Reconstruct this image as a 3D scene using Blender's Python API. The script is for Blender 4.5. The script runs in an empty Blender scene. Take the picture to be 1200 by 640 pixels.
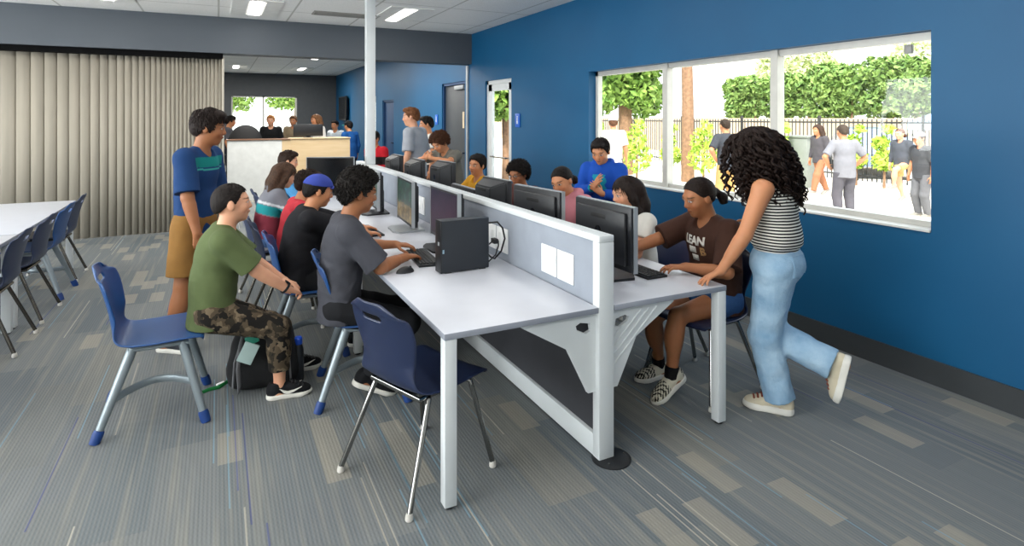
import bpy, bmesh, math, random
import numpy as np
from mathutils import Vector, Matrix
random.seed(7); RNG = np.random.default_rng(7)
SC = bpy.context.scene
COL = SC.collection
PI = math.pi
R = math.radians
# ---------------------------------------------------------------- camera frame (room axes: x across, y along the blue wall)
FPX, CU, CV, CH, YAW = 690.0, 600.0, 138.0, 1.64, R(26.565)
SA, CA = math.sin(YAW), math.cos(YAW)
def at(u, v, d):
    x = (u - CU) / FPX * d
    return Vector((x * CA + d * SA, -x * SA + d * CA, CH - (v - CV) / FPX * d))
def V(*a): return Vector(a)

# ---------------------------------------------------------------- materials
def lin(h):
    h = h.lstrip('#'); c = [int(h[i:i + 2], 16) / 255 for i in (0, 2, 4)]
    return tuple(x / 12.92 if x <= .04045 else ((x + .055) / 1.055) ** 2.4 for x in c)
MATS = {}
class NT:
    def __init__(s, name):
        s.m = bpy.data.materials.new(name); s.m.use_nodes = True
        s.t = s.m.node_tree; s.t.nodes.clear()
        s.out = s.n('ShaderNodeOutputMaterial')
    def n(s, typ, **kw):
        nd = s.t.nodes.new(typ)
        for k, v in kw.items():
            if k.startswith('i_'):
                key = k[2:]
                nd.inputs[int(key) if key.isdigit() else key.replace('_', ' ')].default_value = v
            else: setattr(nd, k, v)
        return nd
    def l(s, a, b): s.t.links.new(a, b)
    def coord(s, kind='Object', scale=(1, 1, 1), rot=(0, 0, 0), loc=(0, 0, 0)):
        tc = s.n('ShaderNodeTexCoord'); mp = s.n('ShaderNodeMapping')
        mp.inputs['Scale'].default_value = scale; mp.inputs['Rotation'].default_value = rot; mp.inputs['Location'].default_value = loc
        s.l(tc.outputs[kind], mp.inputs['Vector']); return mp.outputs[0]
    def noise(s, vec, scale, detail=2, rough=.5):
        nd = s.n('ShaderNodeTexNoise'); nd.inputs['Scale'].default_value = scale
        nd.inputs['Detail'].default_value = detail; nd.inputs['Roughness'].default_value = rough
        if vec is not None: s.l(vec, nd.inputs['Vector'])
        return nd.outputs['Fac']
    def ramp(s, fac, stops, interp='LINEAR'):
        nd = s.n('ShaderNodeValToRGB'); cr = nd.color_ramp; cr.interpolation = interp
        while len(cr.elements) < len(stops): cr.elements.new(.5)
        for e, (p, c) in zip(cr.elements, stops): e.position = p; e.color = (*c, 1)
        s.l(fac, nd.inputs[0]); return nd.outputs[0]
    def mix(s, fac, a, b, mode='MIX'):
        nd = s.n('ShaderNodeMix', data_type='RGBA', blend_type=mode)
        for sock, val in ((nd.inputs[0], fac), (nd.inputs[6], a), (nd.inputs[7], b)):
            if isinstance(val, (int, float)): sock.default_value = val
            elif isinstance(val, (tuple, list)): sock.default_value = (*val[:3], 1)
            else: s.l(val, sock)
        return nd.outputs[2]
    def math(s, op, a, b=None, c=None):
        nd = s.n('ShaderNodeMath', operation=op)
        for i, val in enumerate((a, b, c)):
            if val is None: continue
            if isinstance(val, (int, float)): nd.inputs[i].default_value = val
            else: s.l(val, nd.inputs[i])
        return nd.outputs[0]
    def sep(s, vec):
        nd = s.n('ShaderNodeSeparateXYZ'); s.l(vec, nd.inputs[0]); return nd.outputs
    def bsdf(s, col, rough=.5, metal=0, spec=.5, bump=None, bstr=.2, bdist=.01, **kw):
        b = s.n('ShaderNodeBsdfPrincipled')
        for key, val in (('Base Color', col), ('Roughness', rough), ('Metallic', metal), ('Specular IOR Level', spec)):
            if isinstance(val, (int, float)): b.inputs[key].default_value = val
            elif isinstance(val, (tuple, list)): b.inputs[key].default_value = (*val[:3], 1)
            else: s.l(val, b.inputs[key])
        for k, v in kw.items(): b.inputs[k].default_value = v
        if bump is not None:
            bp = s.n('ShaderNodeBump'); bp.inputs['Strength'].default_value = bstr; bp.inputs['Distance'].default_value = bdist
            s.l(bump, bp.inputs['Height']); s.l(bp.outputs[0], b.inputs['Normal'])
        s.l(b.outputs[0], s.out.inputs[0]); s.b = b
        return s.m
def mat(name, col, rough=.5, metal=0, var=.06, vscale=8, bump=0, bscale=60, spec=.5, **kw):
    """plain procedural material: colour with a little noise variation and optional bump"""
    if name in MATS: return MATS[name]
    if isinstance(col, str): col = lin(col)
    t = NT(name); v = t.coord()
    c2 = tuple(x * (1 - var) for x in col); c1 = tuple(min(1, x * (1 + var)) for x in col)
    cc = t.ramp(t.noise(v, vscale, 3), [(.3, c2), (.7, c1)])
    bm_ = t.noise(v, bscale, 3) if bump else None
    MATS[name] = t.bsdf(cc, rough, metal, spec, bm_, bump, .004, **kw)
    return MATS[name]
def emit(name, col, strength):
    if name in MATS: return MATS[name]
    t = NT(name); e = t.n('ShaderNodeEmission'); e.inputs[0].default_value = (*col, 1); e.inputs[1].default_value = strength
    t.l(e.outputs[0], t.out.inputs[0]); MATS[name] = t.m; return t.m

# ---------------------------------------------------------------- object helpers
def tag(o, label=None, cat=None, group=None, kind=None):
    for k, v in (('label', label), ('category', cat), ('group', group), ('kind', kind)):
        if v: o[k] = v
    return o
def empty(name, label=None, cat=None, loc=(0, 0, 0), rz=0, group=None):
    o = bpy.data.objects.new(name, None); COL.objects.link(o)
    o.empty_display_size = .1; o.location = loc; o.rotation_euler = (0, 0, R(rz))
    return tag(o, label, cat, group)
def link_mesh(name, me, material=None, parent=None):
    o = bpy.data.objects.new(name, me); COL.objects.link(o)
    if material is not None:
        for m_ in (material if isinstance(material, (list, tuple)) else [material]): me.materials.append(m_)
    if parent is not None: o.parent = parent
    return o
def kids(o): return [c for c in bpy.data.objects if c.parent == o]
def dup(root, loc=None, rz=None, label=None, group=None):
    def cp(o, par):
        c = o.copy(); COL.objects.link(c)
        if par is not None: c.parent = par
        for ch in list(o.children): cp(ch, c)
        return c
    r = cp(root, None)
    if loc is not None: r.location = loc
    if rz is not None: r.rotation_euler = (0, 0, R(rz))
    return tag(r, label, None, group)
class MB:
    """collects shapes, builds ONE mesh object"""
    def __init__(s): s.bm = bmesh.new(); s.mi = 0
    def _new(s, n0):
        s.bm.faces.ensure_lookup_table()
        for f in s.bm.faces[n0:]: f.material_index = s.mi
    def box(s, c, size, rz=0, bev=0, M=None, seg=2):
        n0 = len(s.bm.faces)
        b2 = bmesh.new(); bmesh.ops.create_cube(b2, size=1)
        for v in b2.verts: v.co = Vector((v.co.x * size[0], v.co.y * size[1], v.co.z * size[2]))
        if bev: bmesh.ops.bevel(b2, geom=list(b2.edges), offset=bev, segments=seg, affect='EDGES', profile=.5)
        T = Matrix.Translation(Vector(c)) @ (M.to_4x4() if M is not None else Matrix.Rotation(rz, 4, 'Z'))
        b2.transform(T); s._merge(b2); s._new(n0); return s
    def span(s, lo, hi, bev=0):
        return s.box([(a + b) / 2 for a, b in zip(lo, hi)], [b - a for a, b in zip(lo, hi)], bev=bev)
    def _merge(s, b2):
        m = bpy.data.meshes.new('t'); b2.to_mesh(m); b2.free(); s.bm.from_mesh(m); bpy.data.meshes.remove(m)
    def raw(s, verts, faces):
        n0 = len(s.bm.faces); vs = [s.bm.verts.new(v) for v in verts]
        for f in faces:
            try: s.bm.faces.new([vs[i] for i in f])
            except ValueError: pass
        s._new(n0); return s
    def tube(s, pts, r, seg=10, flat=None, closed=False):
        pts = [Vector(p) for p in pts]; n = len(pts)
        rs = r if isinstance(r, (list, tuple)) else [r] * n
        verts = []; up = None
        for i, p in enumerate(pts):
            if closed: t = (pts[(i + 1) % n] - pts[i - 1])
            else: t = (pts[min(i + 1, n - 1)] - pts[max(i - 1, 0)])
            t.normalize()
            if up is None:
                up = Vector((0, 0, 1)) if abs(t.z) < .9 else Vector((1, 0, 0))
            a = (up - t * up.dot(t)).normalized(); b = t.cross(a); up = a
            for k in range(seg):
                th = 2 * PI * k / seg
                verts.append(p + a * (math.cos(th) * rs[i]) + b * (math.sin(th) * rs[i] * (flat or 1)))
        faces = []
        for i in range(n if closed else n - 1):
            j = (i + 1) % n
            for k in range(seg):
                k2 = (k + 1) % seg
                faces.append((i * seg + k, i * seg + k2, j * seg + k2, j * seg + k))
        if not closed:
            faces.append(tuple(range(seg))[::-1]); faces.append(tuple((n - 1) * seg + k for k in range(seg)))
        return s.raw(verts, faces)
    def prism(s, pts, ext):
        """closed polygon (3d points) extruded by vector ext"""
        pts = [Vector(p) for p in pts]; e = Vector(ext); n = len(pts)
        return s.raw(pts + [p + e for p in pts], [tuple(range(n))[::-1], tuple(range(n, 2 * n))] + [(i, (i + 1) % n, n + (i + 1) % n, n + i) for i in range(n)])
    def lathe(s, c, prof, seg=20):
        c = Vector(c); verts = []; faces = []
        for r_, z in prof:
            for k in range(seg):
                th = 2 * PI * k / seg; verts.append(c + Vector((r_ * math.cos(th), r_ * math.sin(th), z)))
        for i in range(len(prof) - 1):
            for k in range(seg):
                k2 = (k + 1) % seg; faces.append((i * seg + k, i * seg + k2, (i + 1) * seg + k2, (i + 1) * seg + k))
        faces.append(tuple(range(seg))[::-1]); faces.append(tuple((len(prof) - 1) * seg + k for k in range(seg)))
        return s.raw(verts, faces)
    def build(s, name, material=None, parent=None, smooth=35):
        bmesh.ops.recalc_face_normals(s.bm, faces=list(s.bm.faces))
        me = bpy.data.meshes.new(name); s.bm.to_mesh(me); s.bm.free()
        if smooth:
            me.shade_smooth(); me.set_sharp_from_angle(angle=R(smooth))
        return link_mesh(name, me, material, parent)
def bake(o):
    """apply an object's modifiers"""
    dg = bpy.context.evaluated_depsgraph_get(); ev = o.evaluated_get(dg)
    me = bpy.data.meshes.new_from_object(ev); old = o.data; o.modifiers.clear(); o.data = me
    return o
def struct(name, mb, m): return tag(mb.build(name, m, smooth=0), kind='structure')
# ================================================================ MATERIALS
white_metal = mat('white_powder_coat', '#d2d7d9', .35, var=.02)
laminate = mat('white_laminate', '#c3c6cf', .35, var=.02)
lam_edge = mat('grey_laminate_edge', '#8f949f', .45, var=.03)
chrome = mat('chrome', '#8f8f8d', .12, 1, var=.03)
steel_paint = mat('silver_paint', '#8f9aa0', .38, .55, var=.04)
blue_boot = mat('blue_rubber', '#0f3878', .5)
dark_rubber = mat('dark_rubber', '#17181b', .6)
black_plastic = mat('black_plastic', '#15171b', .42, bump=.05, bscale=400)
dark_grey = mat('charcoal_plastic', '#1d1f23', .45, bump=.05, bscale=400)
silver_plastic = mat('silver_plastic', '#a9aeb2', .35, .3)
white_plastic = mat('white_plastic', '#eef0f0', .4, var=.01)
blue_shell = mat('blue_shell', '#1b467c', .38, bump=.06, bscale=500, var=.04)
navy_shell = mat('navy_shell', '#1b2643', .36, bump=.06, bscale=500, var=.04)
slate_shell = mat('slate_shell', '#2a3550', .42, bump=.06, bscale=500, var=.04)

def blue_wall():
    t = NT('blue_wall_paint'); v = t.coord()
    c = t.ramp(t.noise(v, 1.3, 3), [(.3, lin('#07517c')), (.7, lin('#085681'))])
    return t.bsdf(c, .5, 0, .4, t.noise(v, 180, 2), .08, .002)
def grey_wall():
    t = NT('grey_wall_paint'); v = t.coord()
    c = t.ramp(t.noise(v, 1.1, 3), [(.3, lin('#50565d')), (.7, lin('#545a61'))])
    return t.bsdf(c, .6, 0, .3, t.noise(v, 180, 2), .08, .002)
def carpet():
    t = NT('plank_carpet'); v = t.coord()
    x, y, z = t.sep(v)
    W, Ln = .25, 1.0
    ix = t.math('FLOOR', t.math('DIVIDE', x, W))
    offs = t.math('MULTIPLY', t.math('MODULO', t.math('MULTIPLY', ix, .37), 1.0), Ln)
    yy = t.math('ADD', y, offs)
    iy = t.math('FLOOR', t.math('DIVIDE', yy, Ln))
    def rnd(a, b, seed):
        cb = t.n('ShaderNodeCombineXYZ'); t.l(a, cb.inputs[0])
        if b is not None: t.l(b, cb.inputs[1])
        cb.inputs[2].default_value = seed
        w = t.n('ShaderNodeTexWhiteNoise', noise_dimensions='3D'); t.l(cb.outputs[0], w.inputs[0]); return w.outputs[0]
    base = t.ramp(rnd(ix, iy, 1.5), [(0, lin('#60686e')), (.3, lin('#6d7275')), (.55, lin('#75797a')), (.8, lin('#686f73')), (1, lin('#7d7d78'))])
    # streaks running along the planks
    sv = t.n('ShaderNodeMapping'); sv.inputs['Scale'].default_value = (60, 1.1, 1); t.l(v, sv.inputs[0])
    st = t.noise(sv.outputs[0], 1, 3, .6)
    base = t.mix(t.math('MULTIPLY', t.math('SUBTRACT', st, .35), .9), base, lin('#4c555b'))
    sv2 = t.n('ShaderNodeMapping'); sv2.inputs['Scale'].default_value = (26, .9, 1); sv2.inputs['Location'].default_value = (3, 7, 0); t.l(v, sv2.inputs[0])
    st2 = t.ramp(t.noise(sv2.outputs[0], 1, 2), [(.52, (0, 0, 0)), (.66, (.55, .55, .55))])
    base = t.mix(st2, base, lin('#86867f'))
    # beige blocks
    hx = t.math('FLOOR', t.math('DIVIDE', x, .11)); hy = t.math('FLOOR', t.math('DIVIDE', t.math('ADD', y, t.math('MULTIPLY', hx, .171)), .31))
    blk = t.math('GREATER_THAN', rnd(hx, hy, 4.2), .925)
    base = t.mix(t.math('MULTIPLY', blk, .5), base, lin('#a09a8b'))
    # fine ribs
    rib = t.math('SINE', t.math('MULTIPLY', x, 2 * PI / .016))
    rib2 = t.math('SINE', t.math('MULTIPLY', y, 2 * PI / .03))
    ribm = t.math('MULTIPLY', rib, t.math('ADD', t.math('MULTIPLY', rib2, .35), .65))
    base = t.mix(t.math('MULTIPLY', t.math('ADD', ribm, 1), t.math('MULTIPLY', st, .18)), base, lin('#a3a19a'))
    # thin coloured lines
    lx = t.math('FLOOR', t.math('DIVIDE', x, .007)); ly = t.math('FLOOR', t.math('DIVIDE', t.math('ADD', y, t.math('MULTIPLY', lx, .377)), 1.0))
    for seed, thr, colr, f in ((9.1, .990, '#7599aa', .55), (12.7, .9965, '#3d4580', .55), (15.3, .990, '#b7b2a4', .6)):
        base = t.mix(t.math('MULTIPLY', t.math('GREATER_THAN', rnd(lx, ly, seed), thr), f), base, lin(colr))
    h = t.math('ADD', t.math('MULTIPLY', ribm, .5), t.noise(v, 350, 2))
    return t.bsdf(base, .95, 0, .1, h, .3, .004)
def ceiling_tile():
    t = NT('ceiling_tiles'); v = t.coord()
    x, y, z = t.sep(v)
    def grid(c, s, w):
        f = t.math('FRACT', t.math('DIVIDE', c, s)); return t.math('LESS_THAN', f, w / s)
    g = t.math('MAXIMUM', grid(x, .915, .024), grid(y, 1.22, .024))
    sp = t.ramp(t.noise(v, 160, 2), [(.35, lin('#e6e6e4')), (.6, lin('#f7f7f5'))])
    c = t.mix(g, sp, lin('#c4c4c0'))
    return t.bsdf(c, .9, 0, .1, t.math('SUBTRACT', t.noise(v, 160, 2), g), .25, .006)
M_blue, M_grey, M_carpet, M_ceil = blue_wall(), grey_wall(), carpet(), ceiling_tile()
M_wallwhite = mat('white_wall_paint', '#d8d8d4', .7)
M_dark_trim = mat('dark_baseboard', '#34383b', .5)
M_frame = mat('aluminium_frame', '#c9c8c2', .4, .2)
def glass(name, tint=(1, 1, 1), gl=.06):
    t = NT(name); a = t.n('ShaderNodeBsdfTransparent'); a.inputs[0].default_value = (*tint, 1)
    g = t.n('ShaderNodeBsdfGlossy'); g.inputs['Roughness'].default_value = .02
    f = t.n('ShaderNodeLayerWeight'); f.inputs[0].default_value = .5
    fac = t.math('ADD', t.math('MULTIPLY', t.math('POWER', f.outputs['Facing'], 5), .5), .02)
    m = t.n('ShaderNodeMixShader'); t.l(fac, m.inputs[0]); t.l(a.outputs[0], m.inputs[1]); t.l(g.outputs[0], m.inputs[2])
    t.l(m.outputs[0], t.out.inputs[0]); return t.m
M_glass = glass('window_glass', (.96, .98, .97))

# ================================================================ ROOM SHELL
XW, XL, YB, YH, YF = 3.94, -6.0, -3.0, 9.44, 22.5
ZC, ZC2, ZH = 3.09, 3.2, 2.57
struct('floor', MB().span((XL - .2, YB - .2, -.12), (XW + .16, YF + .3, 0)), M_carpet)
struct('ceiling', MB().span((XL - .2, YB - .2, ZC), (XW + .16, YH + .02, ZC + .25)), M_ceil)
struct('ceiling', MB().span((XL - .2, YH + .3, ZC2), (XW + .16, YF + .3, ZC2 + .25)), M_ceil)
struct('beam_header', MB().span((XL, YH, ZH), (XW, YH + .32, ZC2 + .25)), M_grey)
# blue wall with its openings: (y0, y1, z0, z1)
WIN = (2.095, 5.845, .93, 2.185)
DOOR1 = (7.9, 8.86, 0, 2.24)
DOOR2 = (9.76, 10.95, 0, 2.3)
DOOR4 = (14.5, 15.6, 0, 2.1)
DOOR3 = (16.35, 17.2, 0, 2.25)
T = .16
mb = MB(); mb2 = MB(); ys = YB - .2
def wallseg(m, y0, y1, z0, z1): m.span((XW, y0, z0), (XW + T, y1, z1))
for (y0, y1, z0, z1) in (WIN, DOOR1, DOOR2, DOOR4, DOOR3):
    m = mb
    wallseg(m, ys, y0, 0, ZC2 + .2)
    wallseg(m, y0, y1, z1, ZC2 + .2)
    if z0 > 0: wallseg(m, y0, y1, 0, z0)
    ys = y1
wallseg(mb, ys, YF + .3, 0, ZC2 + .2)
struct('wall_right', mb, M_blue); mb2.bm.free()
# far wall of the second room with its window
FW = (.42, 2.57, .9, 2.41)
mb = MB()
mb.span((XL, YF, 0), (FW[0], YF + .2, ZC2 + .2)); mb.span((FW[1], YF, 0), (XW, YF + .2, ZC2 + .2))
mb.span((FW[0], YF, 0), (FW[1], YF + .2, FW[2])); mb.span((FW[0], YF, FW[3]), (FW[1], YF + .2, ZC2 + .2))
struct('wall_far', mb, mat('charcoal_wall_paint', '#4b4f53', .6))
# left wall with a long window band and rear wall, outside the frame
LW = (-1.8, 8.6, .9, 2.6)
mb = MB()
mb.span((XL - .2, YB, 0), (XL, LW[0], ZC2 + .2)); mb.span((XL - .2, LW[1], 0), (XL, YF + .2, ZC2 + .2))
mb.span((XL - .2, LW[0], 0), (XL, LW[1], LW[2])); mb.span((XL - .2, LW[0], LW[3]), (XL, LW[1], ZC2 + .2))
struct('wall_left', mb, M_wallwhite)
struct('wall_back', MB().span((XL - .2, YB - .2, 0), (XW + .16, YB, ZC + .2)), M_wallwhite)
# baseboard along the blue wall
mb = MB()
mb.span((XW - .014, YB, 0), (XW, DOOR1[0], .15)); mb.span((XW - .014, DOOR1[1], 0), (XW, DOOR2[0], .15)); mb.span((XW - .014, DOOR2[1], 0), (XW, DOOR4[0], .15))
struct('baseboard_right', mb, M_dark_trim)
# main window: frame, mullions, sill, panes
FX = XW + .10
def window(name, y0, y1, z0, z1, muls, x=FX, fw=.05):
    mb = MB()
    mb.span((x, y0, z0), (x + .06, y0 + fw, z1)).span((x, y1 - fw, z0), (x + .06, y1, z1))
    mb.span((x, y0, z0), (x + .06, y1, z0 + fw)).span((x, y0, z1 - fw), (x + .06, y1, z1))
    for m in muls: mb.span((x - .02, m - .035, z0), (x + .06, m + .035, z1))
    o = struct(name, mb, M_frame)
    MB().span((x + .03, y0 + .01, z0 + .01), (x + .035, y1 - .01, z1 - .01)).build('pane', M_glass, o, 0)
    return o
w1 = window('window_1', *WIN, (3.31, 4.607))
MB().span((XW - .012, WIN[0] + .002, WIN[2] + .0005), (FX, WIN[1] - .002, WIN[2] + .014)).build('window_sill', mat('pale_sill', '#d9dad6', .4), w1, 0)
# small white shade bracket and sensor in the window's top corner
MB().box((FX - .03, WIN[0] + .17, WIN[3] - .1), (.03, .05, .06), bev=.006).build('shade_bracket', mat('grey_bracket', '#8a8a88', .4), w1)
# far window
o = struct('window_2', MB().span((FW[0], YF + .08, FW[2]), (FW[0] + .05, YF + .14, FW[3])).span((FW[1] - .05, YF + .08, FW[2]), (FW[1], YF + .14, FW[3]))
           .span((FW[0], YF + .08, FW[3] - .05), (FW[1], YF + .14, FW[3])).span((FW[0], YF + .08, FW[2]), (FW[1], YF + .14, FW[2] + .05)).span((1.42, YF + .08, FW[2]), (1.48, YF + .14, FW[3])), M_frame)
MB().span((FW[0], YF + .1, FW[2]), (FW[1], YF + .105, FW[3])).build('pane', M_glass, o, 0)
# unseen window band in the left wall, lengthened to brighten the far ceiling
mb = MB()
for y in (LW[0], .0, 2.0, 4.0, 6.0, LW[1] - .05): mb.span((XL - .12, y, LW[2]), (XL - .05, y + .05, LW[3]))
mb.span((XL - .12, LW[0], LW[3] - .05), (XL - .05, LW[1], LW[3])).span((XL - .12, LW[0], LW[2]), (XL - .05, LW[1], LW[2] + .05))
o = struct('window_3', mb, M_frame)
MB().span((XL - .09, LW[0], LW[2]), (XL - .085, LW[1], LW[3])).build('pane', M_glass, o, 0)
# glazed doors
def glass_door(name, y0, y1, z1, x=XW + .03):
    mb = MB(); x2 = x + .06
    mb.span((x, y0, 0), (x2, y0 + .06, z1)).span((x, y1 - .06, 0), (x2, y1, z1)).span((x, y0, z1 - .06), (x2, y1, z1))
    o = struct(name, mb, white_metal)
    lf = MB(); a, b = y0 + .065, y1 - .065
    lf.span((x, a, .02), (x + .045, a + .08, z1 - .065)).span((x, b - .13, .02), (x + .045, b, z1 - .065)).span((x, a, .02), (x + .045, b, .25)).span((x, a, z1 - .17), (x + .045, b, z1 - .065))
    lf = lf.build('door_leaf', white_metal, o, 0)
    MB().span((x + .02, a + .08, .25), (x + .026, b - .13, z1 - .17)).build('pane', M_glass, lf, 0)
    MB().tube([(x, b - .17, 1.02), (x - .05, b - .17, 1.02), (x - .05, a + .1, 1.02), (x, a + .1, 1.02)], .012).build('push_bar', chrome, lf)
glass_door('door_1', DOOR1[0], DOOR1[1], DOOR1[3])
glass_door('door_3', DOOR3[0], DOOR3[1], DOOR3[3])
def solid_door(name, y0, y1, z1, m, fr):
    x = XW + .08
    mb = MB().span((x - .06, y0, 0), (x + .06, y0 + .05, z1)).span((x - .06, y1 - .05, 0), (x + .06, y1, z1)).span((x - .06, y0, z1 - .05), (x + .06, y1, z1))
    o = struct(name, mb, fr)
    lf = MB().span((x - .02, y0 + .05, .01), (x + .03, y1 - .05, z1 - .05), bev=.004).build('door_leaf', m, o)
    MB().tube([(x - .02, y0 + .13, 1.0), (x - .07, y0 + .13, 1.0), (x - .07, y0 + .26, 1.0)], .011).build('door_handle', chrome, lf)
    return o, lf
dg = mat('dark_grey_door', '#3c4146', .45)
o, lf = solid_door('door_2', *DOOR2[:2], DOOR2[3], dg, mat('dark_blue_frame', '#123a63', .5))
MB().span((XW + .0, DOOR2[0] + .1, 2.16), (XW + .06, DOOR2[0] + .55, 2.23), bev=.005).build('door_closer', silver_plastic, lf)
MB().span((XW + .052, DOOR2[0] + .16, 1.45), (XW + .062, DOOR2[0] + .24, 1.75)).build('door_notice', mat('pale_notice', '#c9b79a', .6), lf, 0)
solid_door('door_4', *DOOR4[:2], DOOR4[3], mat('dark_blue_door', '#173e68', .5), mat('dark_blue_frame', '#123a63', .5))
# aluminium jamb where the partition closes against the blue wall
struct('trim_1', MB().span((XW - .03, YH + .13, 0), (XW, YH + .2, ZH - .02)), silver_plastic)

# small blue accessibility signs beside the doors
def sign(y, z, label):
    e = empty('door_sign', label, 'sign', (XW, y, z))
    MB().box((-.008, 0, 0), (.012, .15, .2), bev=.003).build('plate', mat('sign_blue', '#1f5fc0', .4), e)
    g = MB(); g.lathe((0, 0, 0), [(.012, 0), (.012, .003)], 12); g.bm.transform(Matrix.Translation((-.0145, 0, .055)) @ Matrix.Rotation(-PI / 2, 4, 'Y'))
    g.box((-.016, 0, .01), (.003, .018, .06)).box((-.016, -.012, -.03), (.003, .012, .04)).box((-.016, .014, -.03), (.003, .012, .04))
    g.build('pictogram', white_plastic, e)
sign(7.68, 1.6, 'small blue sign with white pictogram right of the glazed door')
sign(11.25, 1.6, 'small blue sign with white pictogram beyond the dark grey door')

# wall television in the far room
e = empty('wall_television', 'black television on the far blue wall above the back counter', 'television', (XW, 20.6, 1.95))
MB().span((-.14, -.62, -.4), (-.07, .62, .42), bev=.01).build('casing', black_plastic, e)
MB().span((-.07, -.15, -.12), (0, .15, .12)).build('bracket', dark_grey, e)
MB().span((-.144, -.58, -.36), (-.141, .58, .38)).build('screen', mat('screen_off', '#07090b', .12), e)

# ================================================================ CEILING LIGHTS AND VENTS
diff = emit('lamp_diffuser', (1, .97, .92), 6.0)
def troffer(x, y, z, label, power, first=[None]):
    if first[0] is None:
        e = empty('ceiling_light', None, 'ceiling light')
        fr = MB()
        fr.span((-.29, -.6, -.012), (-.1, .6, 0)).span((.1, -.6, -.012), (.29, .6, 0)).span((-.1, -.6, -.012), (.1, -.52, 0)).span((-.1, .52, -.012), (.1, .6, 0))
        fr.build('housing', mat('lamp_housing', '#ecece8', .4), e, 0)
        MB().span((-.075, -.52, -.02), (.075, .52, -.002), bev=.006).build('diffuser', diff, e)
        first[0] = e
    else: e = dup(first[0])
    e.location = (x, y, z); tag(e, label, 'ceiling light', 'recessed ceiling lights')
    li = bpy.data.lights.new('lamp', 'AREA'); li.shape = 'RECTANGLE'; li.size = .3; li.size_y = 1.1; li.energy = power; li.color = (1, .965, .91)
    lo = bpy.data.objects.new('lamp_light', li); COL.objects.link(lo); lo.location = (0, 0, -.03); lo.parent = e
    return e
LAMP_W = 9
troffer(2.3, 8.1, ZC, 'bright ceiling light right of the white pole', LAMP_W)
troffer(.45, 8.45, ZC, 'bright ceiling light at the frame top left of the white pole', LAMP_W)
for i, y in enumerate((5.2, 2.3, -.6)):
    for j, x in enumerate((-4.9, -3.05, -1.2, .65, 2.5)):
        troffer(x, y, ZC, 'recessed ceiling light outside the photo', LAMP_W)
for x in (-4.9, -3.05, -1.2): troffer(x, 8.1, ZC, 'recessed ceiling light outside the photo', LAMP_W)
FL = 58
troffer(.5, 19.8, ZC2, 'far room ceiling light near the charcoal wall', FL); troffer(2.3, 15.8, ZC2, 'far room ceiling light halfway to the charcoal wall', FL)
for x, y in ((.4, 10.9), (2.3, 10.9), (.4, 12.2), (2.3, 12.2), (-2, 15), (-2, 19.5), (2.4, 19.8)): troffer(x, y, ZC2, 'far room ceiling light in the rows near the blue wall, front pair added' if x > 0 else 'recessed ceiling light outside the photo', FL)  # pair nearest the beam is added, hidden behind it, to brighten the counter front
e = empty('ceiling_vent', 'grey slotted air vent in the white ceiling beside the white pole', 'vent', (1.62, 8.45, ZC))
MB().span((-.45, -.15, -.012), (.45, -.12, 0)).span((-.45, .12, -.012), (.45, .15, 0)).span((-.45, -.12, -.012), (-.42, .12, 0)).span((.42, -.12, -.012), (.45, .12, 0)).build('frame', mat('vent_grey', '#8d8b86', .5), e, 0)
mb = MB()
for k in range(8): mb.box((0, -.105 + .03 * k, -.006), (.84, .02, .004), M=Matrix.Rotation(R(25), 3, 'X'))
mb.build('slats', mat('vent_grey', '#8d8b86', .5), e, 0)

# ================================================================ ACCORDION PARTITION
e = empty('accordion_partition', 'beige pleated accordion curtain drawn across under the grey beam', 'partition', (-2.5, 9.6, 0))
def pleats():
    t = NT('beige_curtain'); v = t.coord()
    sv = t.n('ShaderNodeMapping'); sv.inputs['Scale'].default_value = (1, 1, .05); t.l(v, sv.inputs[0])
    c = t.ramp(t.noise(sv.outputs[0], 14, 3), [(.3, lin('#938d81')), (.7, lin('#a19a8d'))])
    w = t.noise(t.coord(scale=(300, 300, 300)), 1, 2)
    c = t.mix(t.math('MULTIPLY', w, .25), c, lin('#8d887d'))
    return t.bsdf(c, .85, 0, .2, w, .2, .002)
xs = []; x = 2.57 - .01; w = .05
while x > XL + 2.5 + .05:
    xs.append(x); w = min(.2, w * 1.06 + (.0 if len(xs) > 12 else -.0035)); w = max(w, .05)
    x -= w
mb = MB(); verts = []; rows = []
pth = []
for i in range(len(xs) - 1):
    a, b = xs[i], xs[i + 1]; d = .022
    for f in (0, .02, .06, .14, .3, .5, .7, .86, .94, .98):
        s_ = abs(math.sin(PI * f)) ** .3
        pth.append((a + (b - a) * f, .07 - 2 * d * s_))
pth.append((xs[-1], .07))
n = len(pth)
verts = [(p[0], p[1], .02) for p in pth] + [(p[0], p[1], ZH - .06) for p in pth]
mb.raw(verts, [(i, i + 1, n + i + 1, n + i) for i in range(n - 1)])
o = mb.build('curtain', pleats(), e, 60)
md = o.modifiers.new('s', 'SOLIDIFY'); md.thickness = .006; bake(o)
MB().span((XL + 2.5, -.09, ZH - .075), (2.57, .09, ZH)).build('track', mat('matte_black', '#0a0a0b', .9, spec=.1), e, 0)
MB().span((2.555, -.06, .02), (2.585, .06, ZH - .045), bev=.004).build('lead_post', mat('beige_post', '#b9b2a4', .5), e)

# ================================================================ OUTSIDE
concrete = mat('pale_concrete', '#d8d2c8', .9, var=.06, vscale=1.2)
struct('ground', MB().span((XW + T, -20, -.2), (60, 60, -.04)), concrete)
struct('ground', MB().span((-30, YF + .3, -.2), (XW + T, 60, -.04)), concrete)
struct('curb_wall', MB().span((20.5, -20, -.1), (20.8, 50, 1.62)), mat('beige_block_wall', '#b9a68f', .9))
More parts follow.
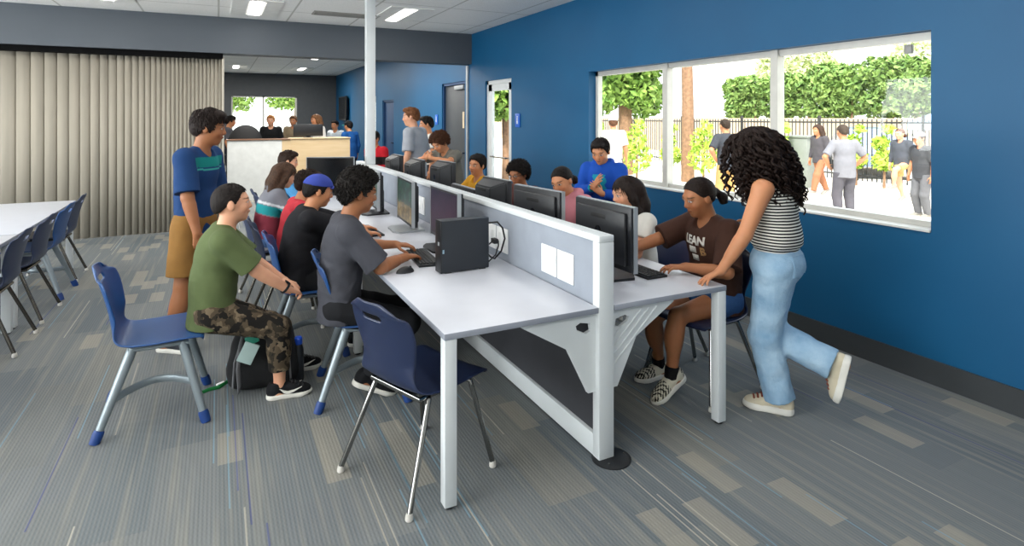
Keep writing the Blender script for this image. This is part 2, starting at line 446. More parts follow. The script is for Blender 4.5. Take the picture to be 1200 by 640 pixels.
# fence
def fence():
    e = empty('picket_fence', 'black metal picket fence along the far edge of the sunny yard', 'fence', (14.6, 12, 0))
    mb = MB()
    for i in range(220):
        y = -12 + i * .12
        mb.box((0, y, .82), (.02, .02, 1.56))
    mb.build('pickets', mat('dark_fence', '#3a3a3a', .5), e, 0)
    for i in range(11): MB().box((0, -12 + i * 2.64, .84), (.06, .06, 1.72)).build('post', mat('dark_fence', '#3a3a3a', .5), e, 0)
    MB().box((0, 1.2, 1.52), (.035, 26.4, .045)).box((0, 1.2, .18), (.035, 26.4, .04)).build('rails', mat('dark_fence', '#3a3a3a', .5), e, 0)
fence()
def leaves(n, centers, size, m, name, parent, seed=1, squash=1.0):
    rg = np.random.default_rng(seed); vs = []; fs = []
    tot = sum(c[3] ** 2 for c in centers)
    for c in centers:
        k = int(n * c[3] ** 2 / tot)
        d = rg.normal(size=(k, 3)); d /= np.linalg.norm(d, axis=1)[:, None]
        rad = c[3] * (.72 + .33 * rg.random(k))
        p = np.array(c[:3]) + d * rad[:, None] * np.array([1, 1, squash])
        a = rg.normal(size=(k, 3)); a /= np.linalg.norm(a, axis=1)[:, None]
        b = np.cross(a, d + .6 * rg.normal(size=(k, 3))); b /= np.linalg.norm(b, axis=1)[:, None] + 1e-6
        s1 = size * (.6 + .8 * rg.random(k))[:, None]
        i0 = len(vs)
        q = np.stack([p - a * s1, p + b * s1 * .45, p + a * s1, p - b * s1 * .45], 1).reshape(-1, 3)
        fs += [tuple(range(len(vs) + 4 * j, len(vs) + 4 * j + 4)) for j in range(k)]
        vs += q.tolist()
    me = bpy.data.meshes.new(name); me.from_pydata(vs, [], fs); me.update()
    return link_mesh(name, me, m, parent)
def leafmat(name, c1, c2):
    if name in MATS: return MATS[name]
    t = NT(name); v = t.coord(); c = t.ramp(t.noise(v, 3.5, 4), [(.3, lin(c1)), (.7, lin(c2))])
    MATS[name] = t.bsdf(c, .6, 0, .3); return MATS[name]
lf1 = leafmat('hedge_leaf', '#567a3c', '#93ad5e'); lf2 = leafmat('tree_leaf', '#5d8736', '#9bb85a'); lf3 = leafmat('shrub_leaf', '#8db338', '#c3d860')
bark = mat('bark', '#8a6a52', .9, var=.25, vscale=14, bump=.5, bscale=30)
# hedge in clipped sections
rg = np.random.default_rng(3)
for i in range(12):
    y0 = -6 + i * 2.4
    e = empty('hedge', None, 'hedge', (22.6, y0, 0))
    cs = [(rg.uniform(-.3, .3), yy, zz + rg.uniform(-.1, .1), .54) for yy in (-.64, -.21, .21, .64) for zz in (2.15, 2.75, 3.2 + .2 * math.sin(i * 1.7))]
    leaves(5200, cs, .13, lf1, 'foliage', e, 10 + i)
    mb = MB()
    for k in range(3):
        x0, yk = rg.uniform(-.3, .3), -.8 + .8 * k
        mb.tube([(x0, yk, -.1), (x0 + .05, yk + .05, 1.0), (x0, yk, 2.4)], [.06, .05, .02], 6)
    mb.build('stems', bark, e)
    tag(e, 'clipped green hedge section behind the beige block wall', 'hedge', 'hedge sections behind the yard fence')
def tree(loc, trunk, cs, label, n, m, size, seed, lean=0, cat='tree', group=None, name='tree'):
    e = empty(name, label, cat, loc, group=group)
    MB().tube([(0, 0, -.1), (lean * .3, 0, trunk[1] * .4), (lean * .7, .05, trunk[1] * .75), (lean, 0, trunk[1])], [trunk[0] * 1.15, trunk[0], trunk[0] * .9, trunk[0] * .7], 10).build('trunk', bark, e)
    if cs: leaves(n, cs, size, m, 'foliage', e, seed)
    return e
p = at(733, 138, 17.5)
tree((p.x, p.y, 0), (.2, 3.6), [(0, 0, 3.0, .95), (-.75, .4, 2.4, .7), (.7, .1, 2.3, .65), (.2, -.5, 3.5, .8), (-.5, -.3, 3.5, .8), (.15, -.5, 2.35, .55)], 'leafy green tree seen through the left window pane', 5200, lf2, .13, 31)
p = at(704, 138, 24)
tree((p.x, p.y, 0), (.2, 3.4), [(0, 0, 3.6, 1.0), (.5, .5, 3.1, .7), (-.6, 0, 3.0, .7)], 'brown trunked tree at the left edge of the left window pane', 3600, lf2, .13, 32, lean=-.4)
p = at(806, 138, 15.5)
tree((p.x, p.y, 0), (.15, 5.2), [(0, 0, 5.6, 1.1), (.6, .2, 5.2, .7)], 'tall bare tree trunk standing in the middle window pane', 2500, lf2, .13, 33)
for k, (u, d, s) in enumerate(((950, 30, 1.0), (1075, 29, 1.1), (905, 33, .8))):
    p = at(u, 138, d)
    tree((p.x, p.y, 0), (.15, 3.6), [(0, 0, 4.0 + .3 * s, 1.15 * s), (.7, .6, 3.7, .8), (-.7, -.6, 3.6, .8)], 'pale treetop rising above the hedge, ' + ('left of the grey-shirted man', 'in the right corner of the window', 'near the right mullion')[k], 2600, leafmat('pale_leaf', '#a9b77a', '#d5dba8'), .14, 40 + k)
for k, (u, v, d, s) in enumerate(((746, 195, 14.5, .36), (824, 196, 14.5, .36), (786, 192, 16.0, .28), (1003, 203, 14.6, .24), (915, 203, 14.2, .3), (700, 190, 16.5, .3), (1036, 205, 14.0, .24))):
    p = at(u, v, d)
    e = empty('shrub', ('bright lime shrub in the left window pane', 'bright lime shrub right of the tall tree trunk', 'small lime shrub left of the tall tree trunk', 'low lime shrub behind the man in grey shirt', 'low lime shrub beside the right mullion', 'lime shrub behind the person in white', 'low lime shrub behind the person in shorts')[k], 'shrub', (p.x, p.y, 0))
    leaves(420, [(0, 0, .55 + s * .3, s), (.1 * s, .1, .9 + s * .5, s * .75), (0, -.1, 1.25 + s * .5, s * .45)], .075, lf3, 'foliage', e, 60 + k)
    MB().tube([(0, 0, -.06), (.02, 0, .5), (0, .02, 1.1)], [.03, .025, .01], 6).build('stem', bark, e)
p = at(594, 138, 15)
tree((p.x, p.y, 0), (.12, 2.4), [(0, 0, 2.9, .8), (.3, .2, 2.3, .6), (-.3, -.2, 2.2, .6)], 'green tree seen through the glazed door', 2200, lf2, .12, 90)
# trees outside the far window
for k, x in enumerate((.1, 3.5)):
    tree((x, 29.5 + k, 0), (.16, 2.6), [(0, 0, 3.2, 1.2), (.7, .2, 2.7, .8), (-.7, 0, 2.8, .8)], 'green tree seen through the far room window, at its ' + ('left' if k == 0 else 'right'), 2200, lf2, .13, 80 + k)
# utility box behind the woman in a dark top
p = at(940, 205, 14.4)
e = empty('utility_cabinet', 'grey utility cabinet standing by the yard fence', 'cabinet', (p.x, p.y, -.04), 10)
MB().box((0, 0, .6), (.5, .5, 1.2), bev=.02).build('body', mat('cabinet_grey', '#7c817c', .6), e); MB().box((0, 0, 1.22), (.56, .56, .05), bev=.01).build('lid', mat('cabinet_grey', '#7c817c', .6), e)
# parked car beyond the fence
def car():
    p = Vector((17.6, 11.1, -.04))
    e = empty('parked_car', 'silver blue car parked on the road behind the picket fence', 'car', p, 42)
    prof = [(-2.2, .35), (-2.25, .7), (-1.9, .88), (-1.3, .95), (-.75, 1.36), (.55, 1.4), (1.25, .98), (2.0, .85), (2.25, .62), (2.25, .35)]
    def loft(prof, w0, w1, zs):
        mb = MB(); v = []; n = len(prof)
        for s_ in (-1, 1):
            for (x, z) in prof: v.append((x, s_ * (w0 if z < zs else w1), z))
        mb.raw(v, [tuple(range(n)), tuple(range(n, 2 * n))] + [(i, (i + 1) % n, n + (i + 1) % n, n + i) for i in range(n)]); return mb
    mb = loft(prof, .88, .7, 1.0); mb.build('body', mat('car_paint', '#8e9db5', .25, .4), e, 30)
    mb = MB()
    for s_ in (-1, 1): mb.prism([(-1.1, s_ * .8, 1.0), (-.72, s_ * .735, 1.29), (.5, s_ * .73, 1.32), (1.05, s_ * .8, 1.02)], (0, s_ * .03, 0))
    mb.build('side_window', mat('car_glass', '#4b5c75', .08), e, 0)
    for x in (-1.4, 1.4):
        for s_ in (-1, 1):
            m = MB(); m.lathe((0, 0, 0), [(.2, -.1), (.33, -.1), (.34, 0), (.33, .1), (.2, .1)], 20); m.bm.transform(Matrix.Translation((x, s_ * .82, .34)) @ Matrix.Rotation(PI / 2, 4, 'X'))
            w = m.build('wheel', dark_rubber, e)
            m = MB(); m.lathe((0, 0, 0), [(.05, -.11), (.19, -.105), (.19, .105), (.05, .11)], 14); m.bm.transform(Matrix.Translation((x, s_ * .82, .34)) @ Matrix.Rotation(PI / 2, 4, 'X')); m.build('hubcap', silver_plastic, w)
car()
# shade canopy at the right edge
p = at(1122, 138, 13.6)
e = empty('canopy_tent', 'pale blue shade canopy at the right edge of the window', 'canopy', (p.x, p.y, -.04))
mb = MB(); mb.raw([(-.7, -.7, 1.58), (.7, -.7, 1.58), (.7, .7, 1.58), (-.7, .7, 1.58), (0, 0, 2.0), (-.7, -.7, 1.4), (.7, -.7, 1.4), (.7, .7, 1.4), (-.7, .7, 1.4)],
    [(0, 1, 4), (1, 2, 4), (2, 3, 4), (3, 0, 4), (0, 1, 6, 5), (1, 2, 7, 6), (2, 3, 8, 7), (3, 0, 5, 8)])
o = mb.build('canopy', mat('canopy_fabric', '#aed0ee', .7), e, 0); md = o.modifiers.new('s', 'SOLIDIFY'); md.thickness = .01; bake(o)
for sx in (-.66, .66):
    for sy in (-.66, .66): MB().box((sx, sy, .78), (.04, .04, 1.56)).build('pole', white_metal, e, 0)
# ================================================================ BENCH DESK
BX0, BX1, BY0, BY1 = .842, 2.443, 2.31, 7.80
PX0, PX1 = 1.617, 1.703          # divider panel faces
TZ = .74
bench = empty('bench_desk', 'long white double sided computer bench desk with grey divider panel', 'desk', ((BX0 + BX1) / 2, BY0, 0))
BO = bench.location
def bm_(): return MB()
def rel(m): m.bm.transform(Matrix.Translation(-BO)); return m
ST = [2.31, 4.14, 5.97, 7.80]
for i in range(3):
    for (x0, x1) in ((BX0, PX0 - .002), (PX1 + .002, BX1)):
        m = MB(); m.span((x0, ST[i] + .001, TZ - .028), (x1, ST[i + 1] - .001, TZ), bev=.003)
        for f in m.bm.faces:
            if f.normal.z < .5: f.material_index = 1
        rel(m).build('tabletop', [laminate, lam_edge], bench, 40)
for i, y in enumerate(ST):
    for (x0, s) in ((BX0 + .002, 1), (BX1 - .057, -1)):
        y0 = y + .002 if i == 0 else (y - .06 if i == 3 else y - .028)
        lg = rel(MB().span((x0, y0, .012), (x0 + .055, y0 + .055, TZ - .028), bev=.004)).build('leg', white_metal, bench)
        rel(MB().lathe((x0 + .0275, y0 + .0275, 0), [(.02, 0), (.022, .012)], 12)).build('foot', dark_rubber, lg)
        if i: rel(MB().span((x0 + (.055 if s > 0 else -(PX0 - BX0 - .1)), y0 + .01, TZ - .07), (x0 + (PX0 - BX0 - .05 if s > 0 else 0), y0 + .045, TZ - .03))).build('cross_rail', white_metal, bench, 0)
fabric = mat('grey_panel_fabric', '#8f96a1', .9, bump=.25, bscale=500, var=.05)
rel(MB().span((PX0 + .008, BY0 + .05, TZ - .02), (PX1 - .008, BY1 - .05, 1.046))).build('divider_panel', fabric, bench, 0)
rel(MB().span((PX0, BY0, 1.045), (PX1, BY1, 1.077), bev=.004)).build('divider_cap', white_metal, bench)
for y in (BY0, BY1 - .055):
    p_ = rel(MB().span((PX0, y, .012), (PX1, y + .055, 1.0455), bev=.004)).build('end_post', white_metal, bench)
    m = MB().lathe((PX1 - .01, y + .01, 0), [(.095, 0), (.095, .006), (.08, .013), (.0, .013)], 28); rel(m).build('floor_plate', mat('dark_steel', '#2b2d30', .4, .5), p_)
    m = MB(); m.lathe((PX1 + .06, y + .0, .012), [(.007, 0), (.006, .004)], 8).lathe((PX1 - .06, y - .04, .012), [(.007, 0), (.006, .004)], 8); rel(m).build('plate_bolt', chrome, p_)
rel(MB().span((PX0 + .004, BY0 + .055, .01), (PX1 - .004, BY1 - .055, .115), bev=.004)).build('bottom_beam', white_metal, bench)
rel(MB().span((PX0 + .025, BY0 + .056, .115), (PX1 - .025, BY1 - .056, TZ - .03))).build('modesty_panel', mat('dark_modesty', '#34353a', .7), bench, 0)
for s in (-1, 1):
    cx = (PX0 + PX1) / 2
    rel(MB().span((cx + s * .08 - .03, BY0 + .4, TZ - .12), (cx + s * .08 + .03, BY1 - .3, TZ - .03))).build('shade_strip', dark_grey, bench, 0)  # dark strips stand in for the shade under the tabletops
# ribbed bracket wings under the tops at every frame
def bracket(y):
    cx = (PX0 + PX1) / 2
    for s in (-1, 1):
        out = [(.043, TZ - .03), (.44, TZ - .03), (.44, TZ - .045), (.20, .555), (.085, .33), (.043, .33)]
        hole = [(.075, .66), (.07, .625), (.10, .615), (.15, .64), (.155, .66), (.13, .672)]
        b2 = bmesh.new()
        vo = [b2.verts.new((cx + s * a, y, z)) for a, z in out]; vh = [b2.verts.new((cx + s * a, y, z)) for a, z in hole]
        ed = [b2.edges.new((vo[i], vo[(i + 1) % 6])) for i in range(6)] + [b2.edges.new((vh[i], vh[(i + 1) % 6])) for i in range(6)]
        bmesh.ops.triangle_fill(b2, edges=ed, use_beauty=True)
        r = bmesh.ops.extrude_face_region(b2, geom=list(b2.faces)); bmesh.ops.translate(b2, verts=[g for g in r['geom'] if isinstance(g, bmesh.types.BMVert)], vec=(0, .02, 0))
        m = MB(); m._merge(b2)
        for a0, a1 in () if s < 0 else (((.06, .44), (.33, .685)), ((.06, .485), (.28, .685)), ((.06, .53), (.231, .685)), ((.06, .575), (.105, .615))):
            m.tube([(cx + s * a0[0], y + .001, a0[1]), (cx + s * a1[0], y + .001, a1[1])], .006, 6)
        rel(m).build('bracket', white_metal, bench, 20)
bracket(BY0 + .03); bracket(BY1 - .06)
# power outlets on the divider
def outlet(y0, y1, x, s):
    m = MB().span((min(x, x + s * .008), y0, .785), (max(x, x + s * .008), y1, .94), bev=.003)
    o = rel(m).build('outlet_plate', white_plastic, bench)
    m = MB()
    for k in (.3, .7):
        yc = y0 + (y1 - y0) * k
        m.box((x + s * .0085, yc, .865), (.003, .035, .08), bev=.001)
    rel(m).build('socket', mat('socket_white', '#e2e4e4', .4), o)
for (a, b) in ((2.54, 2.70), (2.712, 2.87), (3.30, 3.46), (3.475, 3.63), (4.95, 5.11)): outlet(a, b, PX0 + .008, -1)
outlet(4.2, 4.36, PX1 - .008, 1)

# white power pole rising from the end of the divider
e = empty('power_pole', 'white square power pole from the divider end to the ceiling', 'pole', (1.66, 7.18, 1.077))
MB().span((-.055, -.05, 0), (.055, .05, ZC - 1.077), bev=.006).build('shaft', white_metal, e)
MB().span((-.07, -.065, ZC - 1.077 - .02), (.07, .065, ZC - 1.077)).build('ceiling_flange', white_metal, e, 0)

# ================================================================ CHAIRS  (local: seat faces +y, origin on the floor)
def shell_mesh(hole=True):
    prof = [(.225, .425, .19), (.235, .44, .205), (.21, .452, .215), (.12, .452, .222), (.02, .446, .222), (-.08, .444, .215), (-.145, .45, .205), (-.185, .475, .19),
            (-.205, .52, .166), (-.215, .57, .168), (-.225, .62, .182), (-.235, .67, .197), (-.248, .72, .204), (-.262, .765, .198), (-.278, .80, .178), (-.29, .828, .145), (-.298, .85, .09)]
    P = np.array(prof); t = np.linspace(0, len(P) - 1, 44); Q = np.stack([np.interp(t, range(len(P)), P[:, k]) for k in range(3)], 1)
    for _ in range(2): Q[1:-1] = (Q[:-2] + 2 * Q[1:-1] + Q[2:]) / 4
    NU = 20; bm = bmesh.new(); g = []
    for i, (y, z, w) in enumerate(Q):
        tz = min(1, max(0, (z - .46) / .12)) if y < -.1 else 0
        row = []
        for j in range(NU + 1):
            u = j / NU * 2 - 1; c = u * u
            row.append(bm.verts.new((u * w * 1.09, y + tz * .045 * c * (1 if z < .8 else .7), z + (1 - tz) * (.012 * c - .004) - (.03 * max(0, abs(u) - .75) * 4 * max(0, (z - .78) / .06) if tz else 0))))
        g.append(row)
    for i in range(len(Q) - 1):
        for j in range(NU):
            zc = (Q[i][1] + Q[i + 1][1]) / 2
            if hole and .765 < zc < .795 and Q[i][0] < -.2 and 7 <= j <= 12: continue
            bm.faces.new((g[i][j], g[i][j + 1], g[i + 1][j + 1], g[i + 1][j]))
    bmesh.ops.recalc_face_normals(bm, faces=list(bm.faces))
    me = bpy.data.meshes.new('shell'); bm.to_mesh(me); bm.free(); me.shade_smooth(); return me
def chair_kind(kind, shell_m, label, group):
    e = empty('school_chair', label, 'chair', group=group)
    o = link_mesh('shell', shell_mesh(), shell_m, e)
    md = o.modifiers.new('s', 'SOLIDIFY'); md.thickness = .011; md.offset = 0
    md = o.modifiers.new('b', 'SUBSURF'); md.levels = 1; bake(o); o.data.shade_smooth()
    if kind == 'painted':
        lm, bmt = steel_paint, blue_boot
        MB().tube([(-.17, .16, .42), (-.17, -.12, .42)], .014).tube([(.17, .16, .42), (.17, -.12, .42)], .014).tube([(-.17, .12, .42), (.17, .12, .42)], .014).tube([(-.17, -.09, .42), (.17, -.09, .42)], .014).build('seat_frame', lm, e)
        for sx in (-1, 1):
            for (ya, yb) in ((.13, .245), (-.1, -.255)):
                A, B = V(sx * .165, ya, .425), V(sx * .252, yb, .0)
                pts = [A.lerp(B, k) for k in (0, .1, .3, .6, .9)]
                lg = MB().tube(pts, [.019, .02, .019, .017, .015], 12, 1.25).build('leg', lm, e)
                MB().tube([A.lerp(B, .86), A.lerp(B, .9), A.lerp(B, 1)], [.019, .021, .019], 12, 1.25).build('boot', bmt, lg)
        pts = []
        for k in np.linspace(0, 1, 9):
            A, B = V(.165, -.1, .425).lerp(V(.252, -.255, 0), .55), V(.165, .13, .425).lerp(V(.252, .245, 0), .5)
            p = A.lerp(B, float(k)); p.x -= .12 * math.sin(PI * k); p.z += .012 * math.sin(PI * k); pts.append(p)
        MB().tube(pts, .021, 10, .55).build('stretcher', lm, e)
    else:
        lm = chrome if kind == 'chrome' else mat('dark_chrome', '#6b6862', .25, .9, var=.05)
        MB().tube([(-.17, .16, .425), (-.17, -.14, .42), (.17, -.14, .42), (.17, .16, .425)], .011).build('seat_frame', lm, e)
        for sx in (-1, 1):
            for (ya, yb) in ((.15, .235), (-.1, -.26)):
                A, B = V(sx * .13, ya - .03 * (1 if ya > 0 else -1), .43), V(sx * .25, yb, .02)
                K = V(sx * .185, ya, .415)
                pts = [A, A.lerp(K, .6), K, K.lerp(B, .08), K.lerp(B, .5), B]
                lg = MB().tube(pts, [.0125] * 6, 12).build('leg', lm, e)
                MB().lathe((B.x, B.y, 0), [(.014, 0), (.017, .004), (.017, .012), (.013, .03)], 12).build('glide', mat('pale_glide', '#c9c6bf', .4), lg)
        MB().span((-.09, -.13, .40), (.09, .1, .425), bev=.01).build('seat_plate', dark_grey, e)
    return e
def place(e, x, y, face, label=None, group=None, copy=False):
    """face: heading of the sitter in degrees, 0 = +x, 90 = +y"""
    if copy: return dup(e, (x, y, 0), face - 90, label, group)
    e.location = (x, y, 0); e.rotation_euler = (0, 0, R(face - 90)); return e
G_P = 'blue chairs with silver legs'; G_N = 'navy chairs with chrome legs'
c_blue = chair_kind('painted', blue_shell, 'bright blue chair with silver legs turned out from the desk under the green-shirted boy', G_P)
place(c_blue, -.30, 3.83, 0)
place(c_blue, .79, 3.60, -10, 'blue chair with silver legs under the curly haired person in grey T-shirt', copy=True)
place(c_blue, .57, 4.40, -4, 'blue chair under the person in the blue cap', copy=True)
c_navy = chair_kind('chrome', navy_shell, 'empty navy chair with chrome legs at the front corner of the desk', G_N)
place(c_navy, .845, 2.66, 22)
place(c_navy, 2.66, 2.72, 188, 'navy chair under the girl in the brown T-shirt', copy=True)
c_slate = chair_kind('dark', slate_shell, 'slate chair farthest along the white table at left', 'slate chairs along the left table')
place(c_slate, -1.52, 7.45, 180)
for y, lab in ((6.12, 'slate chair third from the far end of the white left table'), (5.38, 'slate chair fourth from the far end of the white left table'), (4.42, 'slate chair nearest the camera at the left table')):
    place(c_slate, -1.50, y, 180 + (y % 1) * 6 - 3, lab, copy=True)
place(c_blue, -1.50, 6.80, 178, 'blue booted chair second from the far end of the white left table', copy=True).children[0].data
place(c_slate, .50, 5.02, 0, 'slate chair under the child in the red top', copy=True)
place(c_slate, .46, 5.84, 2, 'slate chair under the girl in the striped jacket', copy=True)
place(c_slate, .62, 7.12, 0, 'slate chair under the boy in the pale blue shirt', copy=True)
for x, y, lab in ((2.76, 3.28, 'navy chair under the long haired girl in white'), (2.66, 4.12, 'navy chair under the child in the pink hoodie'), (2.82, 5.12, 'navy chair under the boy with glasses'), (2.66, 5.88, 'navy chair under the boy in yellow')):
    place(c_navy, x, y, 180, lab, copy=True)

# ================================================================ LEFT TABLES
def table(x0, x1, y0, y1, label):
    e = empty('work_table', label, 'table', ((x0 + x1) / 2, (y0 + y1) / 2, 0)); o = e.location
    m = MB().span((x0, y0, TZ - .028), (x1, y1, TZ), bev=.003)
    for f in m.bm.faces:
        if f.normal.z < .5: f.material_index = 1
    m.bm.transform(Matrix.Translation(-o)); m.build('tabletop', [laminate, lam_edge], e, 40)
    m = MB().span((x0 + .06, y0 + .05, TZ - .09), (x1 - .06, y0 + .08, TZ - .03)).span((x0 + .06, y1 - .08, TZ - .09), (x1 - .06, y1 - .05, TZ - .03)); m.bm.transform(Matrix.Translation(-o)); m.build('apron', white_metal, e, 0)
    for x in (x0 + .02, x1 - .08):
        for y in (y0 + .02, y1 - .08):
            m = MB().span((x, y, .012), (x + .06, y + .06, TZ - .028), bev=.004); m.bm.transform(Matrix.Translation(-o)); lg = m.build('leg', white_metal, e)
            m = MB().lathe((x + .03, y + .03, 0), [(.022, 0), (.024, .012)], 12); m.bm.transform(Matrix.Translation(-o)); m.build('foot', dark_rubber, lg)
table(-2.95, -1.38, 5.78, 7.87, 'long white work table at the left edge of the room')
table(-2.95, -1.38, 3.65, 5.76, 'nearer white work table mostly outside the left edge')

# ================================================================ COMPUTERS
def screen(name, kind):
    t = NT(name); v = t.coord('Generated')
    if kind == 'off': return mat('screen_dark', '#0b0d10', .15)
    n1 = t.noise(t.coord('Generated', (5, 1, 4)), 1.6, 4, .6); x, y, z = t.sep(v)
    if kind == 'purple': c = t.ramp(t.math('ADD', t.math('MULTIPLY', n1, .5), t.math('MULTIPLY', z, .5)), [(.2, lin('#4a3548')), (.5, lin('#5b3f63')), (.8, lin('#3a3350'))]); st = .3
    else:
        lo_, hi_ = (('#6e5a33', '#b29a62') if kind == 'game' else ('#4c5a5c', '#7d8d8c'))
        low = t.ramp(n1, [(.4, lin(lo_)), (.6, lin(hi_))]); up = t.ramp(n1, [(.35, lin('#152820')), (.5, lin('#1f4a34')), (.62, lin('#2b6a4c')), (.75, lin('#37616b'))])
        m = t.math('GREATER_THAN', t.math('ADD', z, t.math('MULTIPLY', n1, .3)), .56); c = t.mix(m, low, up); st = .55
    b = t.bsdf((.01, .01, .012), .3, 0, .2); t.l(c, t.b.inputs['Emission Color']); t.b.inputs['Emission Strength'].default_value = st; return b
def monitor(label, x, y, face, scr, wide=True, stand=.06, H=None):
    W, H = (.54, H or .345) if wide else (.41, .335)
    e = empty('computer_monitor', label, 'monitor', (x, y, TZ), face - 90)
    z0 = stand
    m = MB().span((-W / 2, -.022, z0), (W / 2, .018, z0 + H), bev=.005)
    if wide:
        m.span((-W / 2 + .03, -.045, z0 + .03), (W / 2 - .03, -.02, z0 + H - .03), bev=.012)
    else:
        b2 = bmesh.new(); bmesh.ops.create_cube(b2, size=1)
        for v_ in b2.verts:
            f = .62 if v_.co.y < 0 else .97
            v_.co = Vector((v_.co.x * W * f, -.02 + (-.11 if v_.co.y < 0 else 0), z0 + H / 2 + v_.co.z * H * (f + .08 if v_.co.y < 0 else f)))
        bmesh.ops.bevel(b2, geom=list(b2.edges), offset=.012, segments=2, affect='EDGES'); m._merge(b2)
    m.build('casing', dark_grey, e)
    m = MB()
    if wide: m.span((-W / 2 - .004, -.006, z0 - .004), (-W / 2 + .002, .02, z0 + H + .004)).span((W / 2 - .002, -.006, z0 - .004), (W / 2 + .004, .02, z0 + H + .004)).span((-W / 2, -.006, z0 + H), (W / 2, .02, z0 + H + .004))
    else: m.span((-W / 2, .0, z0 + H - .002), (W / 2, .019, z0 + H + .003))
    m.build('edge_trim', silver_plastic, e, 0)
    MB().span((-W / 2 + .014, .018, z0 + .022), (W / 2 - .014, .0195, z0 + H - .014)).build('screen', screen('screen_' + scr, scr), e, 0)
    zb = -.047 if wide else -.132
    m = MB().span((-.07, zb, z0 + H - .085), (.07, zb + .004, z0 + H - .062), bev=.0015)
    m.build('vent_slot', mat('slot_black', '#060607', .6), e)
    g = MB(); g.lathe((0, 0, 0), [(.026, -.002), (.026, .002)], 20); g.bm.transform(Matrix.Translation((0, zb + .001, z0 + H * .55)) @ Matrix.Rotation(PI / 2, 4, 'X')); g.build('round_emblem', mat('emblem_black', '#0c0d0f', .25), e)
    MB().span((-.045, -.085, .012), (.045, -.04, z0 + H * .45), bev=.008).build('stand_neck', dark_grey, e)
    b = MB(); b.prism([(-.13, -.12, 0), (.13, -.12, 0), (.16, .09, 0), (.10, .13, 0), (-.10, .13, 0), (-.16, .09, 0)], (0, 0, .014)); b.build('stand_base', silver_plastic if scr in ('game', 'game_teal') else dark_grey, e)
    return e
monitor('left row monitor with purple screen nearest the black computer tower', 1.405, 3.83, 180, 'purple')
monitor('left row monitor with green and gold screen facing the boys', 1.36, 4.62, 176, 'game')
monitor('left row monitor with dark teal screen beside the curly hair', 1.325, 5.56, 176, 'teal')
monitor('black monitor at the far end of the left row before the maple counter', 1.19, 7.15, 250, 'off', stand=.09)
monitor('black backed monitor nearest the front on the right desk', 1.975, 2.77, 0, 'off', stand=.075)
monitor('black backed monitor second from the front on the right desk', 1.93, 3.47, 6, 'off', stand=.08)
monitor('deep backed square monitor third from the front on the right desk', 1.93, 4.12, 3, 'off', False, stand=.095)
monitor('low black monitor in front of the boy in yellow', 1.95, 4.85, 0, 'off', stand=.03, H=.26)
monitor('deep backed square monitor in front of the boy hiding his face', 2.08, 5.66, 3, 'off', False, stand=.12)
monitor('square monitor below the standing man in grey T-shirt', 2.02, 6.4, 0, 'off', False, stand=.1)
monitor('farthest square monitor near the white pole beside the child in red', 2.02, 7.25, 0, 'off', False, stand=.1)

def keyboard(label, x, y, rz, first=[None]):
    if first[0] is None:
        e = empty('keyboard', None, 'keyboard')
        MB().prism([(-.22, -.07, .0), (.22, -.07, .0), (.22, -.07, .012), (-.22, -.07, .012)], (0, .14, 0)).box((0, .05, .014), (.42, .02, .008), bev=.002).build('case', black_plastic, e)
        m = MB()
        for r_ in range(5):
            for k in range(15):
                if r_ == 0 and 4 <= k <= 8: continue
                m.box((-.195 + k * .0272, -.053 + r_ * .0215, .0155), (.022, .0175, .008), bev=.002, seg=1)
        m.box((-.195 + 6 * .0272, -.053, .0155), (.13, .0175, .008), bev=.002, seg=1)
        m.build('keys', mat('key_black', '#1d1f22', .5), e); first[0] = e
    else: e = dup(first[0])
    e.location = (x, y, TZ + .001); e.rotation_euler = (0, 0, R(rz)); return tag(e, label, 'keyboard', 'black keyboards on the bench desk')
keyboard('black keyboard beside the black computer tower under typing hands', 1.17, 3.62, -95)
keyboard('black keyboard before the boy in the blue cap', 1.06, 4.66, -88)
keyboard('black keyboard on the right desk by the girl in brown', 2.2, 2.80, 90)
def mouse(label, x, y, rz):
    e = empty('computer_mouse', label, 'mouse', (x, y, TZ), rz)
    bm = bmesh.new(); bmesh.ops.create_uvsphere(bm, u_segments=20, v_segments=12, radius=1)
    for v_ in bm.verts:
        v_.co = Vector((v_.co.x * .031, v_.co.y * .056, max(0.0, v_.co.z) * .034 + .001))
    m = MB(); m._merge(bm); m.build('body', black_plastic, e)
    m = MB(); m.lathe((0, 0, 0), [(.007, -.004), (.009, 0), (.007, .004)], 12); m.bm.transform(Matrix.Translation((0, .033, .026)) @ Matrix.Rotation(PI / 2, 4, 'Y')); m.build('scroll_wheel', dark_grey, e)
mouse('black mouse on the white desk left of the keyboard', .975, 3.34, -80)

# desktop tower lying open side to the camera
e = empty('computer_tower', 'black desktop computer tower standing on the near left desk', 'computer', (1.30, 3.25, TZ), 2)
MB().span((-.15, -.045, .006), (.15, .045, .305), bev=.004).build('case', mat('tower_black', '#1d2229', .45, bump=.04, bscale=300), e)
MB().span((-.157, -.045, .004), (-.149, .045, .306), bev=.002).build('front_bezel', black_plastic, e)
MB().span((-.159, -.02, .16), (-.156, .0, .18)).build('badge', silver_plastic, e, 0)
MB().span((-.147, -.047, .118), (-.137, -.0445, .14)).build('case_sticker', mat('sticker_blue', '#7d97a6', .4), e, 0)
m = MB()
for k in range(5): m.box((.152, -.02 + .01 * (k % 3), .06 + k * .028), (.012, .022, .02), bev=.002)
m.build('ports', silver_plastic, e)
for sx in (-.11, .11): MB().span((sx - .02, -.04, 0), (sx + .02, .04, .007)).build('foot', dark_rubber, e, 0)
e = empty('cable', 'black cable looping from the computer tower to the outlet', 'cable', (1.47, 3.27, TZ))
